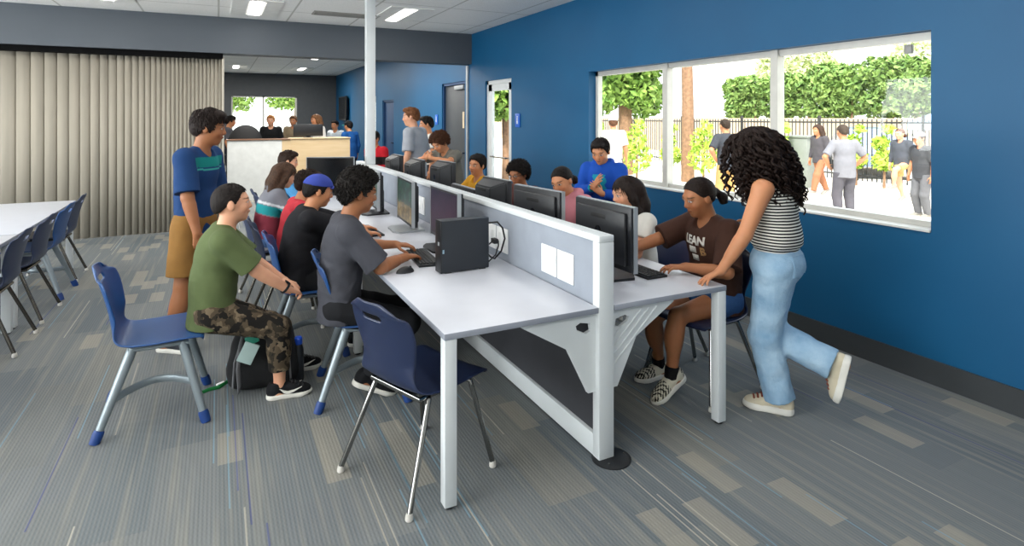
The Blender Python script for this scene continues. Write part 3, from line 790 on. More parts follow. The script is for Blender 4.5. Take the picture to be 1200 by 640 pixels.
MB().tube([(0, 0, .26), (.06, -.01, .262), (.1, -.0, .22), (.125, .02, .15), (.11, .04, .07), (.06, .03, .03), (.02, .0, .05), (.0, 0, .07)], .0055, 8).build('loop', dark_rubber, e)
e = empty('cable', 'second black cable coiled low behind the computer tower', 'cable', (1.47, 3.27, TZ))
MB().tube([(0, -.01, .13), (.04, .0, .15), (.08, .02, .14), (.1, .06, .1), (.09, .08, .04), (.03, .06, .006), (-.0, .1, .006)], .0045, 8).build('coil', dark_rubber, e)
MB().box((.05, .01, .145), (.03, .05, .03), bev=.004).build('plug', dark_rubber, e)

# ================================================================ BACKPACK, BOTTLE, STRAP
bp = empty('backpack', 'black and grey backpack slumped on the carpet behind the green-shirted boy', 'backpack', (.255, 3.93, 0), -8)
bm = bmesh.new(); bmesh.ops.create_cube(bm, size=1); bmesh.ops.subdivide_edges(bm, edges=list(bm.edges), cuts=5, use_grid_fill=True)
for v_ in bm.verts:
    x, y, z = v_.co * 2
    l_ = (x ** 4 + y ** 4 + z ** 4) ** .25; q = Vector((x, y, z)) * (1 / max(l_, .01)) * max(abs(x), abs(y), abs(z))
    t_ = (q.z + 1) / 2
    q = Vector((q.x * (.235 - .08 * t_), q.y * (.13 - .04 * t_), t_ * .40)); q.x += .01 * math.sin(q.z * 40 + q.y * 30); q.y += .012 * math.sin(q.z * 33 + q.x * 25); v_.co = q
m = MB(); m._merge(bm); o = m.build('bag', mat('backpack_black', '#141518', .8, bump=.4, bscale=40), bp)
md = o.modifiers.new('b', 'SUBSURF'); md.levels = 1; bake(o)
pk = mat('backpack_grey', '#77787c', .85, bump=.3, bscale=120)
for sx in (-1, 1):
    MB().tube([(sx * .10, -.08, .385), (sx * .115, -.155, .30), (sx * .125, -.18, .18), (sx * .12, -.165, .07), (sx * .13, -.13, .02)], [.014, .026, .026, .02, .012], 10, .4).build('shoulder_strap', pk, bp)
MB().tube([(-.06, -.02, .385), (-.04, -.02, .435), (.04, -.02, .435), (.06, -.02, .385)], .01, 8).build('carry_handle', dark_rubber, bp)
MB().tube([(-.16, -.125, .05), (-.15, -.13, .2), (-.11, -.11, .33), (0, -.10, .375), (.11, -.11, .33), (.15, -.13, .2), (.16, -.125, .05)], .006, 8).build('zipper', pk, bp)
MB().box((-.07, -.19, .27), (.085, .012, .12), M=Matrix.Rotation(R(25), 3, 'Y'), bev=.004).build('pale_tag', mat('pale_tag', '#a9c0bd', .5), bp)
MB().box((-.05, -.185, .345), (.07, .015, .05), M=Matrix.Rotation(R(-20), 3, 'Y'), bev=.004).build('teal_tag', mat('teal_tag', '#1f7f68', .6), bp)
e = empty('water_bottle', 'dark water bottle with bright blue lid beside the backpack', 'bottle', (.45, 3.885, 0))
MB().lathe((0, 0, 0), [(.03, 0), (.034, .01), (.034, .19), (.024, .225), (.02, .23)], 20).build('body', mat('bottle_dark', '#20242b', .3), e)
MB().lathe((0, 0, .228), [(.024, 0), (.026, .005), (.026, .035), (.018, .045)], 20).build('lid', mat('lid_blue', '#1f55d0', .35), e)
e = empty('lanyard', 'green lanyard strap lying on the carpet left of the backpack', 'lanyard', (-.02, 3.98, 0), 15)
MB().tube([(-.10, -.02, .006), (-.03, 0, .008), (.03, -.01, .012), (.09, .02, .02)], .012, 8, .3).build('strap', mat('lanyard_green', '#1e8a45', .7), e)
MB().box((.04, .01, .022), (.05, .02, .01), M=Matrix.Rotation(R(20), 3, 'Z'), bev=.003).build('pale_patch', white_plastic, e)

# ================================================================ FAR ROOM
e = empty('counter_unit', 'low counter with white left panel and maple right panel in the far room', 'counter', (1.35, 13.05, 0))
maple = NT('maple'); v = maple.coord(scale=(1, 1, 8)); MAPLE = maple.bsdf(maple.ramp(maple.noise(v, 2.2, 4), [(.3, lin('#cdb389')), (.7, lin('#d8c09a'))]), .45)
MB().span((-1.18, -.25, 0), (-.18, .25, 1.19)).build('white_panel', mat('white_panel', '#d9dcda', .4), e, 0)
MB().span((-.178, -.25, 0), (-.02, .25, 1.19)).build('maple_end', MAPLE, e, 0)
MB().span((-.018, -.25, 0), (1.18, .25, 1.205)).build('maple_panel', MAPLE, e, 0)
MB().span((-1.2, -.27, 1.19), (-.019, .27, 1.205)).build('dark_top_edge', mat('brown_edge', '#6b4a33', .5), e, 0)
MB().span((-.01, -.27, 1.205), (1.19, .27, 1.22)).build('maple_top', MAPLE, e, 0)
e = empty('computer_monitor', 'wide black monitor on the maple counter between the two far boys', 'monitor', (1.72, 13.1, 1.22))
MB().span((-.30, -.02, .03), (.30, .02, .28), bev=.008).build('casing', black_plastic, e)
MB().span((-.28, .02, .05), (.28, .022, .27)).build('screen', screen('screen_off', 'off'), e, 0)
MB().span((-.03, -.0, .0), (.03, .04, .1)).build('stand_neck', dark_grey, e, 0); MB().lathe((0, .02, 0), [(.1, 0), (.1, .012)], 20).build('stand_base', dark_grey, e)
e = empty('task_chair', 'black round-backed chair behind the white counter panel', 'chair', (.52, 13.75, 0))
bm = bmesh.new(); bmesh.ops.create_uvsphere(bm, u_segments=24, v_segments=14, radius=1)
for v_ in bm.verts: v_.co = Vector((v_.co.x * .33, v_.co.y * .07 - .25 - .06 * (1 - v_.co.x ** 2) , 1.13 + (v_.co.z * .36 if v_.co.z > 0 else v_.co.z * .42)))
m = MB(); m._merge(bm); m.build('backrest', mat('chair_black', '#17181a', .7, bump=.2, bscale=100), e)
MB().box((0, 0, .66), (.5, .48, .08), bev=.03).build('seat', mat('chair_black', '#17181a', .7), e)
MB().tube([(0, 0, .62), (0, 0, .1)], .03).build('gas_lift', dark_grey, e)
for k in range(5):
    a = 2 * PI * k / 5; MB().tube([(0, 0, .12), (.3 * math.cos(a), .3 * math.sin(a), .06), (.3 * math.cos(a), .3 * math.sin(a), 0)], [.022, .018, .024], 8).build('base_leg', dark_grey, e)
# ================================================================ PEOPLE: implicit surfaces meshed with surface nets
def A3(*v): return np.array(v, dtype=np.float64)
def nrm(v):
    v = np.asarray(v, float); return v / (np.linalg.norm(v) + 1e-9)
def rot(yaw=0, pitch=0, roll=0):
    """columns right, forward, up; yaw left+, pitch: forward tips down+, roll: towards the right+"""
    y, p, r = R(yaw), R(-pitch), R(roll)
    Rz = np.array([[math.cos(y), -math.sin(y), 0], [math.sin(y), math.cos(y), 0], [0, 0, 1]])
    Rx = np.array([[1, 0, 0], [0, math.cos(p), -math.sin(p)], [0, math.sin(p), math.cos(p)]])
    Ry = np.array([[math.cos(r), 0, math.sin(r)], [0, 1, 0], [-math.sin(r), 0, math.cos(r)]])
    return Rz @ Rx @ Ry
def wob(P, f, seed=0):
    rg = np.random.default_rng(seed); o = 0
    for k in range(5):
        d = rg.normal(size=3); d /= np.linalg.norm(d); d *= f * (.7 + .35 * k)
        d2 = rg.normal(size=3) * f * .35
        o = o + np.sin(P @ d + 2 * np.sin(P @ d2 + k) + k * 1.7) / (1 + .4 * k)
    return o / 2.6
class Fld:
    def __init__(s): s.ops = []; s.post = []
    def cone(s, a, b, ra, rb, k=.02, sq=None, cut=0, op='+', only=None):
        a, b = np.asarray(a, float), np.asarray(b, float); m = max(ra, rb)
        lo, hi = np.minimum(a, b) - m * 1.02, np.maximum(a, b) + m * 1.02
        ba = b - a; L2 = ba @ ba + 1e-12; L = math.sqrt(L2); u = ba / L
        def f(P):
            pa = P - a
            if sq is not None:
                n_ = nrm(np.asarray(sq[0], float)); q = sq[1]; pa = pa + np.outer(pa @ n_, n_) * (1 / q - 1)
            t = pa @ ba / L2; tc = np.clip(t, 0, 1)
            d = np.linalg.norm(pa - tc[:, None] * ba, axis=1) - (ra + (rb - ra) * tc)
            if sq is not None: d = d * (q + .25 * (1 - q))
            if cut & 2: d = np.maximum(d, (P - b) @ u)
            if cut & 1: d = np.maximum(d, -(P - a) @ u)
            return d
        s.ops.append((lo, hi, f, k, op)); return s
    def ell(s, c, r, Rm=None, k=.02, op='+'):
        c = np.asarray(c, float); r = np.asarray(r, float); Rm = np.eye(3) if Rm is None else Rm; e = np.abs(Rm) @ r
        def f(P):
            q = (P - c) @ Rm; k0 = np.linalg.norm(q / r, axis=1); k1 = np.linalg.norm(q / (r * r), axis=1)
            return np.where(k1 > 1e-6, k0 * (k0 - 1) / np.maximum(k1, 1e-6), -r.min())
        s.ops.append((c - e, c + e, f, k, op)); return s
    def poly(s, pts, rs, k=.01, **kw):
        for i in range(len(pts) - 1): s.cone(pts[i], pts[i + 1], rs[i], rs[i + 1], k, **kw)
        return s
    def mesh(s, h, smooth=1):
        pl = [o for o in s.ops if o[4] == '+']
        lo = np.min([o[0] for o in pl], 0) - .012 - 2 * h; hi = np.max([o[1] for o in pl], 0) + .012 + 2 * h
        n = np.ceil((hi - lo) / h).astype(int) + 1
        ax = [lo[i] + h * np.arange(n[i]) for i in range(3)]
        D = np.full(n, .15, np.float32)
        for (a, b, f, k, op) in s.ops:
            m = max(k, .012) + 2 * h
            i0 = np.clip(np.floor((a - m - lo) / h).astype(int), 0, n - 1); i1 = np.clip(np.ceil((b + m - lo) / h).astype(int) + 1, 1, n)
            if (i1 <= i0).any(): continue
            sl = tuple(slice(i0[j], i1[j]) for j in range(3))
            G = np.stack(np.meshgrid(*[ax[j][sl[j]] for j in range(3)], indexing='ij'), -1).reshape(-1, 3)
            d = f(G).astype(np.float32).reshape(D[sl].shape); o = D[sl]
            if op == '+':
                hh = np.clip(.5 + .5 * (o - d) / k, 0, 1); D[sl] = o * (1 - hh) + d * hh - k * hh * (1 - hh)
            else:
                d = -d; hh = np.clip(.5 - .5 * (o - d) / k, 0, 1); D[sl] = o * (1 - hh) + d * hh + k * hh * (1 - hh)
        if s.post:
            idx = np.where(D.ravel() < .05)[0]
            P = np.stack(np.unravel_index(idx, n), 1) * h + lo; d = D.ravel()[idx]
            for fn in s.post: d = fn(P, d)
            D.ravel()[idx] = d
        return nets(D, lo, h, smooth)
def nets(D, lo, h, smooth):
    S = D < 0; n = D.shape
    def c8(A): return [A[i:n[0] - 1 + i, j:n[1] - 1 + j, k:n[2] - 1 + k] for i in (0, 1) for j in (0, 1) for k in (0, 1)]
    cnt = np.zeros([m - 1 for m in n], np.int8)
    for c in c8(S): cnt += c
    act = (cnt > 0) & (cnt < 8); ids = np.argwhere(act)
    if len(ids) == 0: return np.zeros((0, 3)), np.zeros((0, 4), int)
    idx = np.full(act.shape, -1, np.int64); idx[act] = np.arange(len(ids))
    offs = np.array([(i, j, k) for i in (0, 1) for j in (0, 1) for k in (0, 1)])
    vals = np.stack([D[ids[:, 0] + o[0], ids[:, 1] + o[1], ids[:, 2] + o[2]] for o in offs], 1)
    acc = np.zeros((len(ids), 3)); w = np.zeros(len(ids))
    for a in range(8):
        for b in range(a + 1, 8):
            if np.abs(offs[a] - offs[b]).sum() != 1: continue
            va, vb = vals[:, a], vals[:, b]; m = (va < 0) != (vb < 0)
            t = np.where(m, va / np.where(m, va - vb, 1), 0)
            acc += np.where(m[:, None], offs[a] + t[:, None] * (offs[b] - offs[a]), 0); w += m
    Vt = (ids + acc / w[:, None]) * h + lo
    F = []
    for ax in range(3):
        A = np.take(S, range(n[ax] - 1), ax); B = np.take(S, range(1, n[ax]), ax); X = A != B
        e = np.argwhere(X); o1, o2 = [(1, 2), (2, 0), (0, 1)][ax]
        e = e[(e[:, o1] > 0) & (e[:, o2] > 0) & (e[:, o1] < n[o1] - 1) & (e[:, o2] < n[o2] - 1)]
        def cell(d1, d2):
            q = e.copy(); q[:, o1] -= d1; q[:, o2] -= d2; return idx[q[:, 0], q[:, 1], q[:, 2]]
        quad = np.stack([cell(1, 1), cell(0, 1), cell(0, 0), cell(1, 0)], 1)
        fl = ~A[e[:, 0], e[:, 1], e[:, 2]]; quad[fl] = quad[fl][:, ::-1]
        F.append(quad)
    F = np.concatenate(F); F = F[(F >= 0).all(1)]
    for _ in range(smooth):
        sm = np.zeros_like(Vt); ct = np.zeros(len(Vt))
        for a, b in ((0, 1), (1, 2), (2, 3), (3, 0)):
            for x, y in ((a, b), (b, a)):
                for c in range(3): sm[:, c] += np.bincount(F[:, x], Vt[F[:, y], c], len(Vt))
                ct += np.bincount(F[:, x], minlength=len(Vt))
        Vt = Vt * .5 + .5 * sm / np.maximum(ct, 1)[:, None]
    return Vt, F
def to_obj(name, VF, material, parent, col=None, extra=None):
    Vt, F = VF; nv = len(Vt); k = F.shape[1]
    me = bpy.data.meshes.new(name)
    if extra is not None:
        Ve, Fe = extra; Vt = np.concatenate([Vt, Ve]); F = np.concatenate([F, Fe + nv])
    me.vertices.add(len(Vt)); me.vertices.foreach_set('co', Vt.astype(np.float32).ravel())
    me.loops.add(F.size); me.loops.foreach_set('vertex_index', F.astype(np.int32).ravel())
    me.polygons.add(len(F)); me.polygons.foreach_set('loop_start', np.arange(0, F.size, k, dtype=np.int32))
    me.update(calc_edges=True); me.validate(); me.shade_smooth()
    if col is not None:
        at_ = me.color_attributes.new('Col', 'FLOAT_COLOR', 'POINT')
        c = np.concatenate([col(Vt), np.ones((len(Vt), 1))], 1); at_.data.foreach_set('color', c.astype(np.float32).ravel())
    return link_mesh(name, me, material, parent)
def ik(A, T, l1, l2, pole):
    A, T = np.asarray(A, float), np.asarray(T, float); d = T - A; L = np.linalg.norm(d); u = d / L
    L2 = min(L, (l1 + l2) * .995); T = A + u * L2
    a = (l1 * l1 - l2 * l2 + L2 * L2) / (2 * L2); hgt = math.sqrt(max(0, l1 * l1 - a * a))
    pv = np.asarray(pole, float); pv = nrm(pv - u * (pv @ u))
    return A + u * a + pv * hgt, T

# ---- materials for people
def skin_mat():
    t = NT('skin'); a = t.n('ShaderNodeVertexColor'); a.layer_name = 'Col'; v = t.coord()
    c = t.mix(t.math('MULTIPLY', t.noise(v, 45, 3), .16), a.outputs[0], (.75, .55, .48), 'MULTIPLY')
    return t.bsdf(c, .5, 0, .35, t.noise(v, 220, 2), .08, .002, **{'Subsurface Weight': .08, 'Subsurface Scale': .02})
SKIN = skin_mat()
def hair_mat(name, col, curly=False):
    if name in MATS: return MATS[name]
    t = NT(name); v = t.coord(scale=(1, 1, 1) if curly else (1.0, .6, .22)); n1 = t.noise(v, 70 if curly else 130, 4, .7)
    c0 = lin(col); c = t.ramp(n1, [(.3, tuple(x * .45 for x in c0)), (.7, tuple(min(1, x * 1.7) for x in c0))])
    MATS[name] = t.bsdf(c, .6, 0, .2, n1, .6, .01); return MATS[name]
def cloth(name, col, var=.07, rough=.85):
    if name in MATS: return MATS[name]
    if isinstance(col, str): col = lin(col)
    t = NT(name); v = t.coord(); c = t.ramp(t.noise(v, 9, 4), [(.3, tuple(x * (1 - var) for x in col)), (.7, tuple(min(1, x * (1 + var)) for x in col))])
    MATS[name] = t.bsdf(c, rough, 0, .2, t.math('ADD', t.math('MULTIPLY', t.noise(v, 14, 2), 3), t.noise(v, 400, 1)), .25, .006); return MATS[name]
def attr_cloth(name, rough=.85):
    if name in MATS: return MATS[name]
    t = NT(name); a = t.n('ShaderNodeVertexColor'); a.layer_name = 'Col'; v = t.coord()
    c = t.mix(t.math('MULTIPLY', t.noise(v, 12, 3), .2), a.outputs[0], (.6, .6, .6), 'MULTIPLY')
    MATS[name] = t.bsdf(c, rough, 0, .2, t.math('ADD', t.math('MULTIPLY', t.noise(v, 14, 2), 3), t.noise(v, 400, 1)), .25, .006); return MATS[name]

TONES = {'light': '#d9a283', 'tan': '#c08560', 'brown': '#a06a48', 'deep': '#7d4d33'}
def plane_hair(d, Q, z): return np.maximum(d, (z - Q[:, 2]) * .8)
HL = dict(
    short=([-.13, -.085, -.06, -.03, -.008, .012, .03, .05, .07, .13], [-.075, -.07, -.05, -.02, .02, -.016, .008, .05, .066, .072]),
    crop=([-.13, -.085, -.06, -.03, -.008, .012, .03, .05, .07, .13], [-.06, -.055, -.04, -.012, .022, -.006, .018, .054, .068, .072]),
    mop=([-.13, -.085, -.06, -.03, -.008, .012, .03, .05, .07, .13], [-.09, -.085, -.07, -.03, .012, -.024, .0, .036, .056, .06]),
    curly=([-.13, -.085, -.06, -.03, -.008, .012, .03, .05, .07, .13], [-.08, -.075, -.06, -.03, .015, -.012, .01, .04, .058, .062]),
    afro=([-.13, -.085, -.06, -.03, -.008, .012, .03, .05, .07, .13], [-.085, -.08, -.06, -.02, .022, -.008, .018, .05, .066, .07]),
    tied=([-.13, -.085, -.06, -.03, -.008, .012, .03, .05, .07, .13], [-.09, -.08, -.05, -.015, .014, .008, .024, .054, .072, .076]),
    bigcurl=([-.13, -.085, -.06, -.03, -.008, .012, .03, .05, .07, .13], [-.09, -.08, -.05, -.015, .012, .015, .03, .056, .07, .074]),
    long=([-.13, -.085, -.06, -.03, -.008, .012, .03, .05, .07, .13], [-.3, -.3, -.3, -.3, -.3, -.3, .0, .045, .068, .07]))
HTH = {'crop': .0035, 'short': .008, 'mop': .012, 'curly': .014, 'afro': .017, 'long': .010, 'tied': .006, 'bigcurl': .03}
HC0, HR0 = A3(0, -.008, .022), A3(.0725, .0915, .0845)
def build_hair(style, seed=0, h=.006):
    """hair mesh in head space; returns (verts, faces)"""
    f = Fld(); th = HTH[style]
    f.ell(HC0 + A3(0, -.002, .002), HR0 + th)
    if style in ('mop', 'short', 'crop'): f.ell((0, -.06, -.012), (.05, .043, .05), k=.02)
    if style == 'mop': f.ell((.01, .05, .085), (.055, .045, .034), k=.02)
    if style == 'short': f.ell((0, .04, .085), (.056, .05, .032), k=.02)
    if style == 'afro': f.ell((0, -.02, .04), (.082, .092, .086), k=.03)
    line = lambda P, d: np.maximum(d, (np.interp(P[:, 1], *HL[style]) - P[:, 2]) * .7)
    if style == 'tied':
        f.ell((0, -.1, .0), (.024, .024, .024), k=.015); f.poly([(0, -.115, -.005), (0, -.145, -.05), (0.01, -.15, -.12), (.01, -.14, -.17)], [.018, .026, .02, .006], k=.015)
    if style == 'long':
        for sx in (-1, 1):
            f.poly([(sx * .055, .02, .06), (sx * .080, .002, -.03), (sx * .084, -.02, -.12), (sx * .078, -.03, -.22)], [.02, .024, .026, .012], k=.025)
        f.poly([(0, -.07, .02), (0, -.085, -.09), (0, -.08, -.22)], [.06, .062, .045], k=.03, sq=((0, 1, 0), .6))
        for sx in (-.045, .045): f.poly([(sx, -.07, .02), (sx * 1.2, -.075, -.09), (sx * 1.25, -.07, -.235)], [.045, .045, .03], k=.03)
    f.post.append(line)
    amp, fr = {'crop': (.001, 90), 'short': (.003, 70), 'mop': (.004, 60), 'curly': (.006, 95), 'afro': (.006, 110), 'long': (.003, 70), 'tied': (.0015, 60), 'bigcurl': (.004, 60)}[style]
    st = np.array([1, .7, .25]) if style in ('long', 'short', 'mop', 'tied') else np.array([1, 1, 1.])
    f.post.insert(0, lambda P, d: d + amp * wob(P * st, fr, seed))
    return f.mesh(h)
def sweep(ctr, r_, seg):
    """tubes through ctr (n, m, 3) with radii r_ (n, m)"""
    n, m, _ = ctr.shape; tg = np.gradient(ctr, axis=1); tg /= np.linalg.norm(tg, axis=2)[..., None] + 1e-9
    a = np.cross(tg, [.31, .2, .93]); a /= np.linalg.norm(a, axis=2)[..., None] + 1e-9; b = np.cross(tg, a)
    th = np.linspace(0, 2 * PI, seg, endpoint=False)
    ring = ctr[:, :, None] + (a[:, :, None] * np.cos(th)[None, None, :, None] + b[:, :, None] * np.sin(th)[None, None, :, None]) * r_[:, :, None, None]
    T, I, K = np.meshgrid(np.arange(n), np.arange(m - 1), np.arange(seg), indexing='ij'); K2 = (K + 1) % seg; o = T * m * seg
    return ring.reshape(-1, 3), np.stack([o + I * seg + K, o + I * seg + K2, o + (I + 1) * seg + K2, o + (I + 1) * seg + K], -1).reshape(-1, 4)
def tufts(style, n, seed):
    """short tapering tufts lying on the scalp; head space"""
    rg = np.random.default_rng(seed + 77); d = rg.normal(size=(n * 6, 3)); d /= np.linalg.norm(d, axis=1)[:, None]
    p = HC0 + d * HR0; ok = p[:, 2] > np.interp(p[:, 1], *HL[style]) + .003
    if style == 'long': ok &= p[:, 2] > -.02
    d, p = d[ok][:n], p[ok][:n]; n = len(p)
    nn = d / HR0; nn /= np.linalg.norm(nn, axis=1)[:, None]
    if style in ('tied', 'long'): g = (A3(0, -.1, .0) if style == 'tied' else A3(0, -.06, -.2)) - p; jit = .12
    else: g = p - A3(.01, -.045, .106); g = g / (np.linalg.norm(g, axis=1)[:, None] + 1e-6) + (p[:, 1:2] > .01) * A3(.25, .5, 0); jit = .3
    g = g - (g * nn).sum(1)[:, None] * nn; g /= np.linalg.norm(g, axis=1)[:, None] + 1e-6
    g = g + jit * rg.normal(size=(n, 3)); g -= (g * nn).sum(1)[:, None] * nn; g /= np.linalg.norm(g, axis=1)[:, None] + 1e-6
    L, lift, r0 = {'crop': (.016, .003, .0026), 'short': (.034, .009, .0042), 'mop': (.05, .012, .0052), 'tied': (.05, .002, .003), 'long': (.06, .003, .0035), 'curly': (.030, 0, .0042), 'afro': (.016, 0, .004)}[style]
    top = np.clip((p[:, 2] - .0) / .1, .25, 1); L = L * rg.uniform(.6, 1.2, n) * (top if style in ('short', 'mop', 'crop') else 1)
    th = HTH[style] * .8
    if style in ('curly', 'afro'):
        t = np.linspace(0, 1, 10); e1 = g; e2 = np.cross(nn, g); w = 2 * PI * 1.6 * t[None] + rg.uniform(0, 6.28, n)[:, None]; am = (.0042 if style == 'afro' else .0065) * np.clip(t * 3, 0, 1)
        base = p[:, None] + nn[:, None] * (th + (L[:, None] * t[None]))[..., None]
        if style == 'afro': base = base + (np.clip(p[:, 2:3] - .02, 0, 1) * .14)[:, None] * A3(0, .1, 1)
        ctr = base + e1[:, None] * (am * np.cos(w))[..., None] + e2[:, None] * (am * np.sin(w))[..., None] + g[:, None] * (L[:, None] * .3 * t[None])[..., None]
        return sweep(ctr, np.broadcast_to(r0 * (1 - .5 * t ** 2), (n, 10)).copy(), 5)
    t = np.linspace(0, 1, 6); q = p[:, None] + g[:, None] * (L[:, None] * t[None])[..., None]; u = (q - HC0) / HR0; u /= np.linalg.norm(u, axis=2)[..., None]
    off = th + lift * rg.uniform(.4, 1.4, n)[:, None] * np.sin(PI * np.clip(t, 0, .75))[None] * top[:, None]
    ctr = HC0 + u * (HR0 + off[..., None])
    if style in ('mop', 'short'): ctr[..., 2] += np.clip(ctr[..., 1] - .02, 0, 1) * .12 * (ctr[..., 2] > .05)
    return sweep(ctr, np.broadcast_to(r0 * (1 - .85 * t ** 2), (n, 6)) * rg.uniform(.7, 1.2, n)[:, None], 4)
def locks(n, seed, base, length, spread, rad=.007, amp=.012, coils=5.5, seg=6, npt=26):
    """helical curls hanging from the scalp; head space"""
    rg = np.random.default_rng(seed); Vs = []; Fs = []; o = 0
    for i in range(n):
        while True:
            d = rg.normal(size=3); d /= np.linalg.norm(d)
            if d[2] > -.35 and not (d[1] > .62 and d[2] < .75): break
        p0 = A3(0, -.008, .022) + d * A3(.075, .094, .088)
        L = length * rg.uniform(.72, 1.06); ph = rg.uniform(0, 6.28); ang = nrm(A3(d[0], d[1] * .8 - .25, 0))
        out = spread * rg.uniform(.15, 1.0)
        t = np.linspace(0, 1, npt)
        drop = L * np.clip(t - .06, 0, 1) ** 1.05 - .03 * np.sin(np.clip(t * 3, 0, 1) * PI) * max(d[2], 0)
        ctr = p0[None] + np.outer(np.sin(np.clip(t * 1.35, 0, 1) * PI / 2) * out, ang) + np.outer(-drop, [0, 0, 1])
        if d[2] > .3:  # over the crown first
            ctr += np.outer(np.sin(np.clip(t * 2.6, 0, 1) * PI / 2) * .07 * d[2], ang)
        hx = amp * rg.uniform(.6, 1.2) * np.clip(t * 4, 0, 1); w = coils * L / .3 * 2 * PI * t + ph
        e1 = np.cross(ang, [0, 0, 1]); ctr = ctr + np.outer(hx * np.cos(w), e1) + np.outer(hx * np.sin(w), ang)
        r_ = rad * rg.uniform(.8, 1.25) * (1 - .6 * t ** 3)
        tg = np.gradient(ctr, axis=0); tg /= np.linalg.norm(tg, axis=1)[:, None]
        a = np.cross(tg, [.31, .2, .93]); a /= np.linalg.norm(a, axis=1)[:, None]; b = np.cross(tg, a)
        th = np.linspace(0, 2 * PI, seg, endpoint=False)
        ring = ctr[:, None] + (a[:, None] * np.cos(th)[None, :, None] + b[:, None] * np.sin(th)[None, :, None]) * r_[:, None, None]
        Vs.append(ring.reshape(-1, 3))
        I, K = np.meshgrid(np.arange(npt - 1), np.arange(seg), indexing='ij'); K2 = (K + 1) % seg
        Fs.append(np.stack([I * seg + K, I * seg + K2, (I + 1) * seg + K2, (I + 1) * seg + K], -1).reshape(-1, 4) + o); o += npt * seg
    return np.concatenate(Vs), np.concatenate(Fs)

